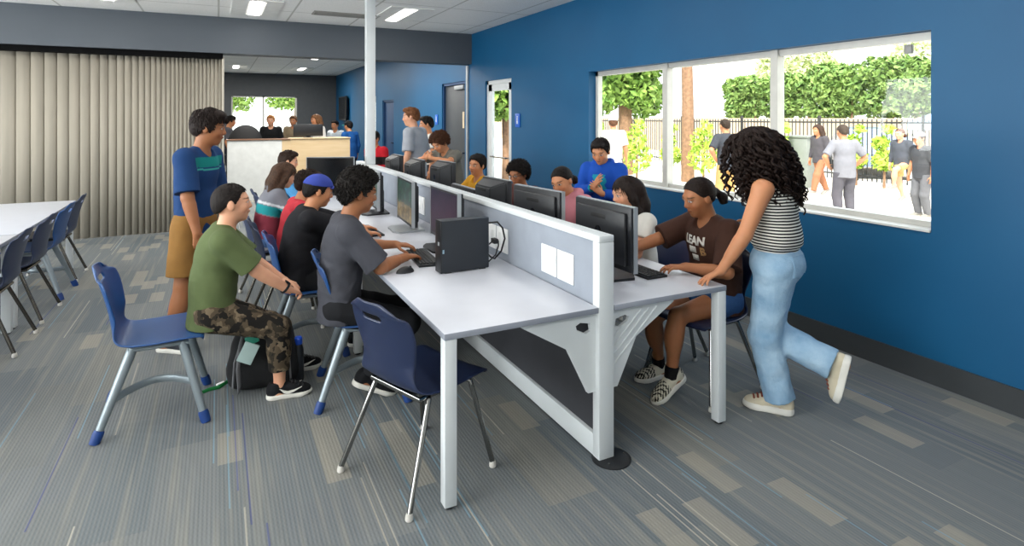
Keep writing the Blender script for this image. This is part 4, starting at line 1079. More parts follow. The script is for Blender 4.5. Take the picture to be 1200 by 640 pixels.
def person(label, xy, face, Ht=1.45, z0=0, name='person', tone='tan', build=1.0, sit=None, pelvis=(0, 0), lean=4, side=0, twist=0,
           head=(0, 5, 0), hands=None, feet=None, hair='short', hair_col='#1d1512', top=None, bottom=None, shoes=None, h=.008, group=None, cap=None,
           head_h=None, hipbend=.35, glasses=False, watch=None, seed=0, smile=False, bot_h=None):
    """face: heading in degrees (0 = +x). All targets are in world metres. Returns (empty, context)."""
    rz = face - 90; E = empty(name, label, 'person', (xy[0], xy[1], z0), rz, group)
    cz, sz = math.cos(R(rz)), math.sin(R(rz))
    def loc(p):  # world -> local
        x, y = p[0] - xy[0], p[1] - xy[1]; return A3(x * cz + y * sz, -x * sz + y * cz, p[2] - z0)
    def ldir(d): return A3(d[0] * cz + d[1] * sz, -d[0] * sz + d[1] * cz, d[2])
    H = Ht; b = build
    pz = (sit + .075 * H / 1.45) if sit is not None else .515 * H
    P = A3(pelvis[0], pelvis[1], pz)
    Rp = rot(0, lean * hipbend, side * .4); Rc = rot(twist, lean, side)
    up_p, up_c = Rp[:, 2], Rc[:, 2]
    W = P + up_p * .10 * H; Cc = W + (up_p * .4 + up_c * .6) * .115 * H; N = Cc + up_c * .10 * H
    sw = .103 * H * (.5 + .5 * b)
    SH = {s: N + Rc @ A3(k * sw, -.004 * H, -.030 * H) for s, k in (('L', -1), ('R', 1))}
    HP = {s: P + Rp @ A3(k * .052 * H, 0, -.005 * H) for s, k in (('L', -1), ('R', 1))}
    hh = head_h or (.118 * H + .045); hs = hh / .212
    Rh = rot(*head); 
    if True: Rh = rot(twist * .6 + head[0], head[1] + lean * .3, head[2] + side * .5)
    nb = N + (up_c * .6 + Rh[:, 2] * .4) * .036 * H + Rc[:, 1] * .008 * H
    HC = nb + Rh @ A3(0, .016, .088) * hs
    def hd(x, y, z): return HC + Rh @ (A3(x, y, z) * hs)
    l1, l2 = .168 * H, .148 * H; t1, t2 = .245 * H, .225 * H
    arms = {}
    hands = hands or {}
    for s, k in (('L', -1), ('R', 1)):
        hp = hands.get(s)
        if hp is None: hp = dict(loc=SH[s] + Rp @ A3(k * .05 * H, .03 * H, -.305 * H), pole=(k * .5, -1, 0), d=(0, .15, -1), n=(-k, 0, 0), curl=.5)
        elif isinstance(hp, str) and hp == 'desk': hp = dict(loc=A3(k * .13, .36, TZ + .035 - z0), pole=(k * .8, -.3, -.6), d=(-k * .25, 1, -.1), n=(0, 0, -1), curl=.45)
        else:
            hp = dict(hp); hp['loc'] = loc(hp['at']) if 'at' in hp else np.asarray(hp['loc'], float)
            for q in ('pole', 'd', 'n'):
                if 'w' + q in hp: hp[q] = ldir(hp['w' + q])
        el, wr = ik(SH[s], hp['loc'], l1, l2, hp.get('pole', (k * .6, -.6, -.6)))
        d = nrm(hp.get('d', wr - el)); n = np.asarray(hp.get('n', (0, 0, -1)), float); n = nrm(n - d * (n @ d))
        arms[s] = dict(e=el, w=wr, d=d, n=n, curl=hp.get('curl', .4), spread=hp.get('spread', 1.0))
    legs = {}
    feet = feet or {}
    for s, k in (('L', -1), ('R', 1)):
        ft = feet.get(s)
        if ft is None:
            if sit is not None: ft = dict(loc=A3(k * .08, P[1] + .40 * H / 1.45, 0), yaw=-k * 6)
            else: ft = dict(loc=A3(k * .06 * H, P[1] - .01, 0), yaw=-k * 8)
        else:
            ft = dict(ft); ft['loc'] = loc((*ft['at'], z0 + ft.get('z', 0))) if 'at' in ft else np.asarray(ft['loc'], float)
        ank = ft['loc'] + A3(0, 0, .048 * H)
        if 'ank' in ft: ank = loc(ft['ank'])
        kn, ank = ik(HP[s], ank, t1, t2, ft.get('pole', (k * .12, 1, .25)))
        legs[s] = dict(k=kn, a=ank, R=rot(ft.get('yaw', 0), ft.get('pitch', 0), ft.get('roll', 0)))
    ctx = dict(E=E, P=P, W=W, C=Cc, N=N, SH=SH, HP=HP, arms=arms, legs=legs, HC=HC, Rh=Rh, hs=hs, Rc=Rc, Rp=Rp, H=H, loc=loc)
    # ------------- body
    f = Fld(); inner = .94
    f.ell(P + up_p * .012 * H, A3(.092 * b, .07 * b, .075) * H * inner, Rp, k=.03)
    f.ell(W, A3(.078 * b, .058 * b, .09) * H * inner, Rp, k=.04)
    f.ell(Cc, A3(.092 * b, .066 * b, .105) * H * inner, Rc, k=.04)
    f.cone(SH['L'], SH['R'], .034 * H, .034 * H, k=.035)
    f.cone(N - up_c * .02 * H, hd(0, -.012, -.055), .036 * H * (.6 + .4 * b), .033 * H, k=.03)
    for s in 'LR':
        a = arms[s]; lg = legs[s]
        f.cone(SH[s], a['e'], .032 * H * (.5 + .5 * b), .0245 * H, k=.02); f.cone(a['e'], a['w'], .0245 * H, .0165 * H, k=.015)
        f.cone(a['e'] * .8 + a['w'] * .2, a['e'] * .4 + a['w'] * .6, .0255 * H, .02 * H, k=.012)
        f.cone(HP[s], lg['k'], .052 * H * b * inner, .0345 * H * inner, k=.025); f.cone(lg['k'], lg['a'], .034 * H * inner, .021 * H, k=.02)
        cf = lg['k'] * .68 + lg['a'] * .32; f.ell(cf - nrm(np.cross(lg['R'][:, 0], nrm(lg['a'] - lg['k']))) * -.010 * H, (.034 * H, .036 * H, .075 * H), frame(lg['a'] - lg['k']), k=.025)
        # foot
        Rf = lg['R']; A = lg['a']
        f.cone(A, A + Rf @ A3(0, -.012, -.028) * H, .022 * H, .024 * H, k=.012); f.cone(A + Rf @ A3(0, -.0, -.026) * H, A + Rf @ A3(0, .10, -.036) * H, .021 * H, .014 * H, k=.012, sq=(Rf[:, 2], .7))
        hand(f, a, 1 if s == 'R' else -1, H, h)
    # head
    f.ell(hd(0, -.008, .022), A3(.071, .09, .083) * hs, Rh, k=.02)
    f.ell(hd(0, .026, -.036), A3(.054, .058, .066) * hs, Rh, k=.03 * hs)
    f.ell(hd(0, .058, -.083), A3(.02, .018, .018) * hs, Rh, k=.025 * hs)
    for k in (-1, 1):
        f.ell(hd(k * .034, .058, -.024), A3(.022, .02, .022) * hs, Rh, k=.02 * hs)
        f.ell(hd(k * .031, .094, .006), A3(.016, .014, .011) * hs, Rh, k=.014 * hs, op='-')
        f.ell(hd(k * .030, .0715, .005), A3(.0135, .0135, .0125) * hs, Rh, k=.004)
        f.ell(hd(k * .073, -.008, -.006), A3(.009, .019, .030) * hs, Rh @ rot(-k * 14, -8, 0), k=.008)
        f.ell(hd(k * .0105, .086, -.027), A3(.009, .011, .008) * hs, Rh, k=.008)
    f.cone(hd(-.036, .074, .024), hd(.036, .074, .024), .010 * hs, .010 * hs, k=.02)
    f.cone(hd(0, .080, .012), hd(0, .0945, -.021), .0075 * hs, .0115 * hs, k=.014)
    lw = .026 if smile else .021
    f.cone(hd(-lw, .076, -.049 + (.004 if smile else 0)), hd(0, .087, -.051), .004 * hs, .0065 * hs, k=.006); f.cone(hd(lw, .076, -.049 + (.004 if smile else 0)), hd(0, .087, -.051), .004 * hs, .0065 * hs, k=.006)
    f.cone(hd(-.016, .078, -.060), hd(.016, .078, -.060), .0062 * hs, .0062 * hs, k=.008)
    sk = np.array(lin(TONES[tone])); hc = np.array(lin(hair_col))
    def col(Pv):
        Q = (Pv - HC) @ Rh / hs; c = np.tile(sk, (len(Pv), 1)); x, y, z = np.abs(Q[:, 0]), Q[:, 1], Q[:, 2]
        def bl(m, cc, al=1.0):
            m = (np.clip(m, 0, 1) * al)[:, None]; c[:] = c * (1 - m) + np.array(cc) * m
        inh = (np.abs(Q) < .14).all(1)
        fr = (y > .045) & inh
        bl(np.where(inh, np.clip(1 - ((x - .035) / .03) ** 2 - ((z + .03) / .03) ** 2, 0, 1) * (y > .03), 0), sk * np.array([1.08, .8, .74]), .5)
        bl(np.where(fr, 1.6 - 1.6 * np.sqrt(((x / (lw + .003)) ** 2) + ((z + .055) / .0105) ** 2), 0) * (y > .066), sk * np.array([.88, .52, .5]), .85)
        bl(np.where(fr & (np.abs(z + .0545) < .0022) & (x < lw), 1, 0), sk * .3, .8)
        ex = np.sqrt(((x - .030) / .0155) ** 2 + ((z - .005) / .0085) ** 2)
        bl(np.where(fr & (z > .002), 4 * (1.2 - ex), 0), (.05, .03, .025), .6); bl(np.where(fr, 5 * (.95 - ex), 0), (.75, .72, .7))
        bl(np.where(fr, 3 * (1.35 - np.sqrt(((x - .030) / .0062) ** 2 + ((z - .005) / .0068) ** 2)), 0) * (ex < 1.0), (.015, .009, .007))
        br = np.sqrt(((x - .033) / .019) ** 2 + ((z - .0265 + 8 * (x - .036) ** 2) / .0045) ** 2)
        bl(np.where(fr, 2.5 * (1.2 - br), 0), hc * .8, .85)
        # fingertips and knuckles a little pinker
        return c
    Bo = to_obj('body', f.mesh(h), SKIN, E, col)
    # ------------- hair
    if hair:
        if hair == 'bigcurl':
            VF = build_hair('bigcurl', seed, .006); ex = locks(460, seed, None, .365, .085, rad=.0085, amp=.0125)
        else: VF = build_hair(hair, seed, max(.005, h * .8)); ex = tufts(hair, (1500 if hair == 'afro' else 900 if hair == 'curly' else 800) if h < .0085 else 260, seed)
        if cap: VF = trim(VF, lambda v: v[:, 2] < .045); ex = trim(ex, lambda v: v[:, 2] < .03)
        tf = lambda v: HC + (v * hs) @ Rh.T
        to_obj('hair', (tf(VF[0]), VF[1]), hair_mat('hair_' + hair_col.strip('#') + ('_curl' if hair in ('curly', 'afro', 'bigcurl') else ''), hair_col, hair in ('curly', 'afro', 'bigcurl')), E, extra=(tf(ex[0]), ex[1]) if ex else None)
    if cap:
        g = Fld(); g.ell((0, -.008, .026), (.084, .104, .092)); g.post.append(lambda Pv, d: np.maximum(d, (.036 - .12 * Pv[:, 1] * (Pv[:, 1] < 0) * .5 - Pv[:, 2])))
        VF = g.mesh(max(.005, h * .8)); tf = lambda v: HC + (v * hs) @ (Rh @ rot(cap.get('yaw', 0), cap.get('pitch', 0), 0)).T
        co_ = to_obj('cap', (tf(VF[0]), VF[1]), cloth('cap_' + cap['col'].strip('#'), cap['col']), E)
        g = Fld(); g.ell((0, .10, .036), (.066, .075, .016)); g.post.append(lambda Pv, d: np.maximum(np.maximum(d, -(Pv[:, 2] - .034 + .9 * Pv[:, 0] ** 2 * 6) ), (Pv[:, 2] - .043 + 5.4 * Pv[:, 0] ** 2)))
        VF = g.mesh(.004); to_obj('visor', (tf(VF[0]), VF[1]), cloth('cap_' + cap.get('vis', cap['col']).strip('#'), cap.get('vis', cap['col'])), co_)
    if glasses:
        m = MB()
        for k in (-1, 1):
            m.tube([hd(k * .031 + .021 * math.cos(a), .094 - .0 + .004 * -abs(math.cos(a)), .004 + .016 * math.sin(a)) for a in np.linspace(0, 2 * PI, 20, endpoint=False)], .0022 * hs, 6, closed=True)
            m.tube([hd(k * .052, .092, .008), hd(k * .074, .06, .01), hd(k * .08, -.005, .006)], .002 * hs, 6)
        m.tube([hd(-.011, .096, .008), hd(0, .103, .011), hd(.011, .096, .008)], .002 * hs, 6)
        m.build('glasses', black_plastic, E)
    if watch:
        a = arms[watch]; u = nrm(a['w'] - a['e']); c = a['w'] - u * .018; x1 = nrm(np.cross(u, a['n'])); x2 = np.cross(u, x1)
        m = MB(); m.tube([c + (x1 * math.cos(t) + x2 * math.sin(t)) * .0205 * H for t in np.linspace(0, 2 * PI, 24, endpoint=False)], .008, 8, .55, closed=True)
        w_ = m.build('wristwatch', dark_rubber, E); bk = c - a['n'] * .0225 * H
        m = MB(); m.box(bk, (.03, .034, .01), M=Matrix(np.stack([x1, u, a['n']], 1).tolist()), bev=.003); m.build('watch_face', mat('watch_face', '#0b0d12', .15), w_)
    # ------------- trousers / shorts / skirt
    if bottom:
        g = Fld(); e = bottom.get('ease', .010); lo_t = bottom.get('len', 1.0)
        g.ell(P + up_p * .012 * H, A3(.094 * b, .074 * b, .082) * H + e * .6, Rp, k=.03)
        for s in 'LR':
            lg = legs[s]; wide = bottom.get('wide', 1.0)
            if lo_t <= .5:
                q = HP[s] + (lg['k'] - HP[s]) * (lo_t / .5); g.cone(HP[s], q, .054 * H * b + e, (.054 + (.042 - .054) * lo_t / .5) * H * wide + e, k=.025, cut=2)
            else:
                g.cone(HP[s], lg['k'], .053 * H * b + e, .037 * H * wide + e, k=.025)
                q = lg['k'] + (lg['a'] - lg['k']) * ((lo_t - .5) / .5) + A3(0, 0, 0); g.cone(lg['k'], q, .037 * H * wide + e, bottom.get('cuff', .028) * H + e, k=.025, cut=2)
                if bottom.get('calf', True): g.ell(lg['k'] * .66 + lg['a'] * .34, (.036 * H + e * .6, .038 * H + e * .6, .08 * H), frame(lg['a'] - lg['k']), k=.025)
        wz = bottom.get('waist', .055) * H
        g.post.append(lambda Pv, d: np.maximum(d + bottom.get('wr', .003) * wob(Pv, 42, seed + 5), ((Pv - P) @ up_p - wz)))
        ctx['bottom'] = to_obj(bottom.get('name', 'trousers'), g.mesh(bot_h or h), bottom['mat'], E, bottom.get('col'))
    # ------------- top
    if top:
        g = Fld(); e = top.get('ease', .014); fit = top.get('fit', 1.0)
        g.ell(Cc, A3(.094 * b, .070 * b, .108) * H + e, Rc, k=.04); g.ell(W, A3(.084 * b * fit, .064 * b * fit, .09) * H + e, Rp, k=.05)
        si = top.get('sh_in', 1.0); mid_ = (SH['L'] + SH['R']) / 2 - up_c * .006 * H; g.cone(mid_ + (SH['L'] - (SH['L'] + SH['R']) / 2) * si, mid_ + (SH['R'] - (SH['L'] + SH['R']) / 2) * si, .037 * H + e * .4, .037 * H + e * .4, k=.03)
        hem = top.get('hem', .05); q = P - up_p * hem * H
        g.cone(W, q, (.086 * b * fit) * H + e, (.092 * b * top.get('flare', 1.0)) * H + e, k=.04, sq=(Rp[:, 1], .76), cut=2)
        sl = top.get('sleeve', .3)
        for s in 'LR':
            a = arms[s]; se = top.get('sl_ease', .012)
            if sl > 0:
                if sl <= .5:
                    q2 = SH[s] + (a['e'] - SH[s]) * (sl / .5); g.cone(SH[s], q2, .036 * H * (.5 + .5 * b) + e * .5, .035 * H * (.5 + .5 * b) + se, k=.03, cut=2)
                else:
                    g.cone(SH[s], a['e'], .036 * H + e * .5, .029 * H + se * .8, k=.03); q2 = a['e'] + (a['w'] - a['e']) * ((sl - .5) / .5); g.cone(a['e'], q2, .029 * H + se * .8, .019 * H + se * .8, k=.02, cut=2)
        if top.get('hood'): g.poly([N + Rc @ A3(-.07, .01, .015), N + Rc @ A3(-.05, -.06, .015), N + Rc @ A3(.05, -.06, .015), N + Rc @ A3(.07, .01, .015), N + Rc @ A3(0, .055, -.005), N + Rc @ A3(-.07, .01, .015)], [.03, .036, .036, .03, .022, .03], k=.02)
        ncut = N + Rc @ A3(0, .045 * H, .012 * H)
        if not top.get('hood'): g.ell(ncut, A3(.04, .05, .04) * H * top.get('neck', 1.0), Rc, k=.006, op='-')
        am = top.get('wr', .0045)
        def wrk(Pv, d):
            lowm = np.clip(1 - ((Pv - W) @ up_p) / (.2 * H), .25, 1)
            return d + am * wob(Pv * np.array([1, 1, .8]), 26, seed + 9) * lowm + am * .5 * wob(Pv, 60, seed + 2) * lowm
        g.post.append(wrk)
        if sit is not None: g.post.append(lambda Pv, d: np.maximum(d, (sit + .004 - Pv[:, 2])))
        cf_ = top.get('col'); to = to_obj(top.get('name', 't_shirt'), g.mesh(top.get('h', h)), top['mat'], E, (lambda Pv: cf_(Pv, ctx)) if cf_ else None)
        ctx['top'] = to
    # ------------- shoes
    if shoes:
        for s, k in (('L', -1), ('R', 1)):
            lg = legs[s]; VFu, VFs = shoe_mesh(shoes.get('kind', 'trainer'), k, max(.005, h * .8)); fs = H / 1.45 * shoes.get('scale', 1.0)
            Rf = lg['R']; A = lg['a'] + Rf @ A3(0, 0, -.048 * H)
            tf = lambda v: A + (v * fs) @ Rf.T
            cf2 = shoes.get('col'); so_ = to_obj('shoe', (tf(VFu[0]), VFu[1]), shoes['mat'], E, (lambda Pv: cf2((Pv - A) @ Rf / fs)) if cf2 else None)
            to_obj('sole', (tf(VFs[0]), VFs[1]), shoes.get('sole', white_sole), so_)
            if shoes.get('laces'):
                m = MB()
                for q in range(4): m.tube([A + Rf @ (A3(sx * .024, .065 + q * .019 + .004 * sx, .093 - q * .0085 - abs(sx) * .011) * fs) for sx in (-1, -.4, .4, 1)], .005 * fs, 6)
                m.build('laces', shoes['laces'], so_)
            if shoes.get('sock'):
                u = nrm(lg['k'] - lg['a']); g = Fld(); g.cone(lg['a'] - u * .02, lg['a'] + u * shoes.get('sock_h', .035), .0235 * H + .003, .024 * H + .003, cut=3); to_obj('sock', g.mesh(.006), shoes['sock'], E)
            if shoes.get('emblem') and True:
                m = MB()
                pts = [(-.045, .062), (-.02, .036), (.0, .03), (.03, .037), (.075, .058), (.03, .047), (.0, .044), (-.02, .05)]
                for sx in (-1, 1):
                    m.prism([A + Rf @ (A3(sx * (.0415 - .00006 * 0 - .9 * max(0, yy - .04) ** 2 * 1.2), .045 + yy * 1.0, zz * 1.05) * fs) for yy, zz in pts], Rf @ A3(sx * .006, 0, 0))
                m.build('side_mark', white_sole, so_)
    return E, ctx
white_sole = mat('white_sole', '#dcdad2', .6, var=.05)
def frame(u):
    u = nrm(u); x = nrm(np.cross([0, 1, 0.01], u)); y = np.cross(u, x); return np.stack([x, y, u], 1)
def trim(VF, keep):
    Vt, F = VF; k = keep(Vt); return Vt, F[k[F].all(1)]
def hand(f, a, side, H, h):
    s = H * .105 / .178; w, d, n = a['w'], a['d'], a['n']; t = np.cross(d, n) * side  # t points to the thumb side
    kn = w + d * .085 * s
    f.cone(w, w + d * .02 * s, .021 * s, .024 * s, k=.01)
    rmin = max(.0078 * s, h * .62)
    for i, (off, ln, fw) in enumerate(((.030, .071, .006), (.010, .080, .010), (-.010, .074, .006), (-.029, .058, -.006))):
        r0 = max(rmin, .0088 * s); b0 = w + d * (.085 + fw) * s + t * off * s
        f.cone(w + d * .018 * s + t * off * .55 * s, b0, .0135 * s, .0115 * s, k=.008)
        c = a['curl'] * (1 + .12 * i); sp = (off / .03) * .12 * a['spread']; p = b0; ang = c * .5
        for j, fr in enumerate((.48, .30, .24)):
            dr = nrm((d + t * sp) * math.cos(ang) + n * math.sin(ang)); q = p + dr * ln * fr * s
            f.cone(p, q, r0 * (1 - .08 * j), r0 * (.94 - .1 * j), k=.003); p = q; ang += c * (1.0 if j == 0 else .8)
    b0 = w + d * .022 * s + t * .024 * s + n * .004 * s; m1 = b0 + nrm(d * .62 + t * .75 + n * (.25 + .3 * a['curl'])) * .042 * s; m2 = m1 + nrm(d * .9 + t * .28 + n * (.2 + .3 * a['curl'])) * .032 * s; m3 = m2 + nrm(d + n * (.2 + .3 * a['curl'])) * .022 * s
    f.cone(b0, m1, .0145 * s, .0105 * s, k=.008); f.cone(m1, m2, max(rmin, .0098 * s), max(rmin, .009 * s), k=.003); f.cone(m2, m3, max(rmin, .009 * s), max(rmin, .0075 * s), k=.003)
_SH = {}
def shoe_mesh(kind, side, h):
    key = (kind, side, round(h, 4))
    if key in _SH: return _SH[key]
    inn = -side
    u = Fld()
    u.ell((0, -.035, .045), (.034, .036, .05), k=.02); u.cone((0, -.02, .05), (inn * .004, .07, .042), .036, .036, k=.02)
    u.ell((inn * .004, .105, .03), (.042, .065, .034), k=.02)
    u.cone((0, -.02, .07), (0, .0, .085), .033, .032, k=.015)
    hi = {'trainer': .092, 'slip': .078, 'low': .094}[kind]
    u.ell((0, -.012, .118), (.027, .032, .045), k=.006, op='-')
    u.post.append(lambda P, d: np.maximum(np.maximum(d, .018 - P[:, 2]), (P[:, 2] - hi) * .9))
    s = Fld()
    thick = {'trainer': .026, 'slip': .026, 'low': .036}[kind]
    s.cone((0, -.03, .014), (inn * .002, .05, .014), .042, .040, k=.02); s.ell((inn * .005, .105, .014), (.048, .072, .05), k=.02)
    s.post.append(lambda P, d: np.maximum(np.maximum(d, -P[:, 2] + np.maximum(0, P[:, 1] - .12) * (.22 if kind == 'trainer' else .08)), P[:, 2] - thick))
    _SH[key] = (u.mesh(h), s.mesh(min(h, .006), 0)); return _SH[key]
# ================================================================ PEOPLE IN THE ROOM
def camo():
    t = NT('camouflage'); v = t.coord(); n1 = t.noise(v, 18, 2, .5); n2 = t.noise(t.coord(loc=(3, 5, 1)), 15, 2, .5)
    c = t.ramp(n1, [(0, lin('#2f2a22')), (.42, lin('#2f2a22')), (.43, lin('#4f4436')), (.55, lin('#4f4436')), (.56, lin('#6d604e')), (1, lin('#6d604e'))], 'CONSTANT')
    c = t.mix(t.math('GREATER_THAN', n2, .56), c, lin('#1c1a18')); return t.bsdf(c, .9, 0, .2, t.noise(v, 300, 2), .2, .004)
def stripes(name, a, b, pitch, duty=.5, wob_=.25):
    t = NT(name); v = t.coord(); x, y, z = t.sep(v)
    w = t.math('ADD', t.math('DIVIDE', z, pitch), t.math('MULTIPLY', t.noise(v, 6, 2), wob_ * 2)); w = t.math('FRACT', w)
    c = t.mix(t.math('GREATER_THAN', w, duty), lin(a), lin(b)); return t.bsdf(c, .85, 0, .2, t.noise(v, 14, 2), .25, .01)
def denim(name, c1, c2):
    t = NT(name); v = t.coord(); c = t.ramp(t.noise(v, 6, 4, .6), [(.32, lin(c1)), (.68, lin(c2))])
    f_ = t.noise(t.coord(scale=(1, 1, .3)), 260, 2); c = t.mix(t.math('MULTIPLY', f_, .35), c, lin(c1))
    return t.bsdf(c, .85, 0, .2, t.math('ADD', f_, t.math('MULTIPLY', t.noise(v, 22, 3), 3)), .35, .006)
S = dict
black_shoe = cloth('black_shoe', '#17181b')
def bands(base, *bs):
    """colour bands at heights over the waist, in shares of body height (front z0, z1, colour, keep)"""
    B = np.array(lin(base)); L = [(z0, z1, np.array(lin(c)), k) for z0, z1, c, k in bs]
    def fn(Pv, cx):
        q = (Pv - cx['C']) @ cx['Rc'] / cx['H']; c = np.tile(B, (len(Pv), 1))
        for z0, z1, cc, k in L:
            m = (q[:, 2] > z0) & (q[:, 2] < z1) & k(q); c[m] = cc
        return c
    return fn
torso = lambda q: np.abs(q[:, 0]) < .092
# 1 green shirted boy
person('boy in olive green T-shirt and camouflage trousers sitting on a blue chair', (-.03, 3.80), 2, 1.50, tone='light', sit=.455, lean=13, hipbend=.3, h=.0055,
    head=(0, -6, 0), hair='crop', hair_col='#1d1715', seed=1, smile=True, build=1.02,
    hands=S(R=S(at=(.42, 3.70, .58), wd=(.75, .5, -.35), wn=(0, .3, -1), curl=.75, wpole=(-.5, -.6, -.6)), L=S(at=(.42, 3.84, .59), wd=(.75, -.6, -.25), wn=(0, -.3, -1), curl=.7, wpole=(-.5, .6, -.6))),
    feet=S(R=S(at=(.325, 3.70), yaw=-8), L=S(at=(.44, 4.04), yaw=6)), watch='R',
    top=S(mat=cloth('olive_shirt', '#56623f'), sleeve=.42, hem=.12, ease=.022, sl_ease=.02, wr=.006, flare=1.05), bottom=S(mat=camo(), len=.86, ease=.012, cuff=.03),
    shoes=S(kind='trainer', mat=black_shoe, sole=white_sole, laces=dark_rubber, emblem=True))
# 2 curly haired person in grey T-shirt at the keyboard
person('person with round black curls in a charcoal T-shirt typing on the near left desk', (.64, 3.56), -3, 1.62, build=.92, tone='brown', sit=.455, lean=9, hipbend=.3, h=.0055,
    head=(4, 8, 0), hair='afro', hair_col='#15110f', seed=2,
    hands=S(R=S(at=(1.02, 3.50, .79), wd=(.85, .5, -.08), n=(0, 0, -1), curl=.5, wpole=(-.3, -.8, -.7)), L=S(at=(1.05, 3.84, .80), wd=(.95, -.35, -.08), n=(0, 0, -1), curl=.55, wpole=(-.3, .7, -.7))),
    feet=S(R=S(at=(.80, 3.47), yaw=-4, pitch=24, ank=(.80, 3.47, .13)), L=S(at=(1.12, 3.74), yaw=4)),
    top=S(mat=cloth('charcoal_shirt', '#43444b'), sleeve=.45, hem=.13, ease=.024, sl_ease=.024, wr=.008, flare=1.06), bottom=S(mat=cloth('black_trousers', '#1b1c1f'), ease=.014), shoes=S(mat=black_shoe))
# 3 boy in blue cap
person('boy in a royal blue cap and black T-shirt at the left row of computers', (.50, 4.38), 0, 1.47, tone='tan', sit=.455, lean=15, h=.007, hair='short', hair_col='#15110f', seed=3,
    head=(0, 8, 0), cap=S(col='#39489a', pitch=-4), build=1.12,
    hands=S(R=S(at=(.98, 4.36, .79), wd=(.95, .3, -.1), n=(0, 0, -1), curl=.5, wpole=(-.4, -.7, -.7)), L=S(at=(1.0, 4.62, .79), wd=(1, 0, -.1), n=(0, 0, -1), curl=.5, wpole=(-.4, .7, -.7))),
    top=S(mat=cloth('black_shirt', '#1b1b1f'), sleeve=.48, hem=.12, ease=.024, sl_ease=.026, wr=.007), bottom=S(mat=cloth('black_trousers', '#1b1c1f')), shoes=S(mat=black_shoe))
# 4 child in red
person('child with dark hair in a coral red T-shirt behind the blue cap', (.52, 5.02), 2, 1.42, tone='tan', sit=.455, lean=14, h=.008, hair='mop', hair_col='#251812', seed=4, head=(0, 10, 0), hands=S(L='desk', R='desk'),
    top=S(mat=cloth('coral_shirt', '#c23a45'), sleeve=.4, hem=.06), bottom=S(mat=cloth('navy_trousers', '#22283a')), shoes=S(mat=black_shoe))
# 5 girl in the striped jacket
person('girl with long brown hair in a grey jacket with teal stripes facing the left monitors', (.40, 5.78), 6, 1.46, tone='light', sit=.455, lean=15, h=.008, hair='long', hair_col='#3d2a1e', seed=5, head=(0, 14, 0), hands=S(L='desk', R='desk'),
    top=S(name='jacket', mat=attr_cloth('striped_jacket'), sleeve=.95, hem=.07, ease=.026, sl_ease=.014, hood=True,
          col=bands('#6f7078', (-.2, -.06, '#7a2f3d', lambda q: q[:, 2] > -.3), (-.055, .0, '#1f8288', lambda q: q[:, 2] > -.3), (.005, .02, '#b8b9bd', lambda q: q[:, 2] > -.3))), bottom=S(mat=denim('mid_denim', '#2d4468', '#48648c')), shoes=S(mat=black_shoe))
# 6 boy in pale blue
person('boy with short dark hair in a pale blue shirt farthest along the left row', (.60, 7.08), 0, 1.52, tone='light', sit=.455, lean=10, h=.009, hair='short', hair_col='#2a1c14', seed=6, head=(-6, 8, 0), hands=S(L='desk', R='desk'),
    top=S(name='shirt', mat=cloth('pale_blue_shirt', '#4f8fc0'), sleeve=.7, hem=.06, ease=.022), bottom=S(mat=denim('mid_denim', '#2d4468', '#48648c')), shoes=S(mat=black_shoe))
# 7 standing boy
person('boy standing in a blue T-shirt with a green chest band and tan shorts', (-.15, 4.88), -30, 1.70, tone='brown', lean=7, h=.007, hair='mop', hair_col='#1d1310', seed=7, head=(24, 6, 0), build=.92,
    hands=S(R=S(at=(-.12, 4.58, .80), wd=(.15, .15, -1), wn=(.2, 1, 0), curl=.6, wpole=(-.8, -.6, 0)), L=S(at=(.06, 5.08, .82), wd=(.1, -.1, -1), wn=(0, -1, 0), curl=.5, wpole=(-.7, .5, 0))),
    feet=S(R=S(at=(-.31, 4.78), yaw=-6), L=S(at=(-.04, 5.06), yaw=8)),
    top=S(mat=attr_cloth('blue_band_shirt'), sleeve=.44, hem=.075, ease=.02, sl_ease=.026, wr=.005, flare=1.06, h=.006, col=bands('#1e3d6b', (.035, .075, '#157c79', lambda q: (np.abs(q[:, 0]) < .098)), (.022, .029, '#3fa39a', lambda q: np.abs(q[:, 0]) < .098))),
    bottom=S(name='shorts', mat=cloth('tan_shorts', '#835f31'), len=.42, ease=.022, wide=1.2), shoes=S(mat=cloth('dark_shoe', '#33363c'), sole=white_sole, kind='trainer', sock=white_plastic))
# 8 girl in brown T-shirt
def vans(Q):
    ck = ((np.floor(Q[:, 0] / .0105) + np.floor((Q[:, 1] + Q[:, 2] * .6) / .0105)) % 2) > 0
    zone = (Q[:, 1] > .055) | (Q[:, 1] < -.045); c = np.tile(np.array(lin('#d9d3c0')), (len(Q), 1)); c[ck & zone] = lin('#1b1a18'); return c
Eg, Xg = person('girl with tied back hair in a brown T-shirt at the right desk', (2.77, 2.70), 174, 1.54, tone='brown', sit=.455, lean=10, h=.0055, hair='tied', hair_col='#1d1411', seed=8, head=(-6, 14, 0), build=1.1,
    hands=S(R=S(at=(2.26, 2.99, .79), wd=(-1, .15, -.05), n=(0, 0, -1), curl=.4, wpole=(.3, .7, -.7)), L=S(at=(2.40, 2.57, .785), wd=(-.9, .45, 0), n=(0, 0, -1), curl=.4, wpole=(.5, -.7, -.6))),
    feet=S(L=S(at=(2.33, 2.64), yaw=6, pitch=30, ank=(2.36, 2.65, .145)), R=S(at=(2.50, 2.92), yaw=4)),
    top=S(mat=cloth('brown_shirt', '#412a22'), sleeve=.46, hem=.07, ease=.022, sl_ease=.024, wr=.006), bottom=S(name='shorts', mat=denim('blue_denim_shorts', '#2c4d7d', '#41689c'), len=.2, ease=.012),
    shoes=S(kind='slip', mat=attr_cloth('checker_canvas'), col=vans, sole=white_sole, sock=cloth('black_sock', '#121214'), sock_h=.055))
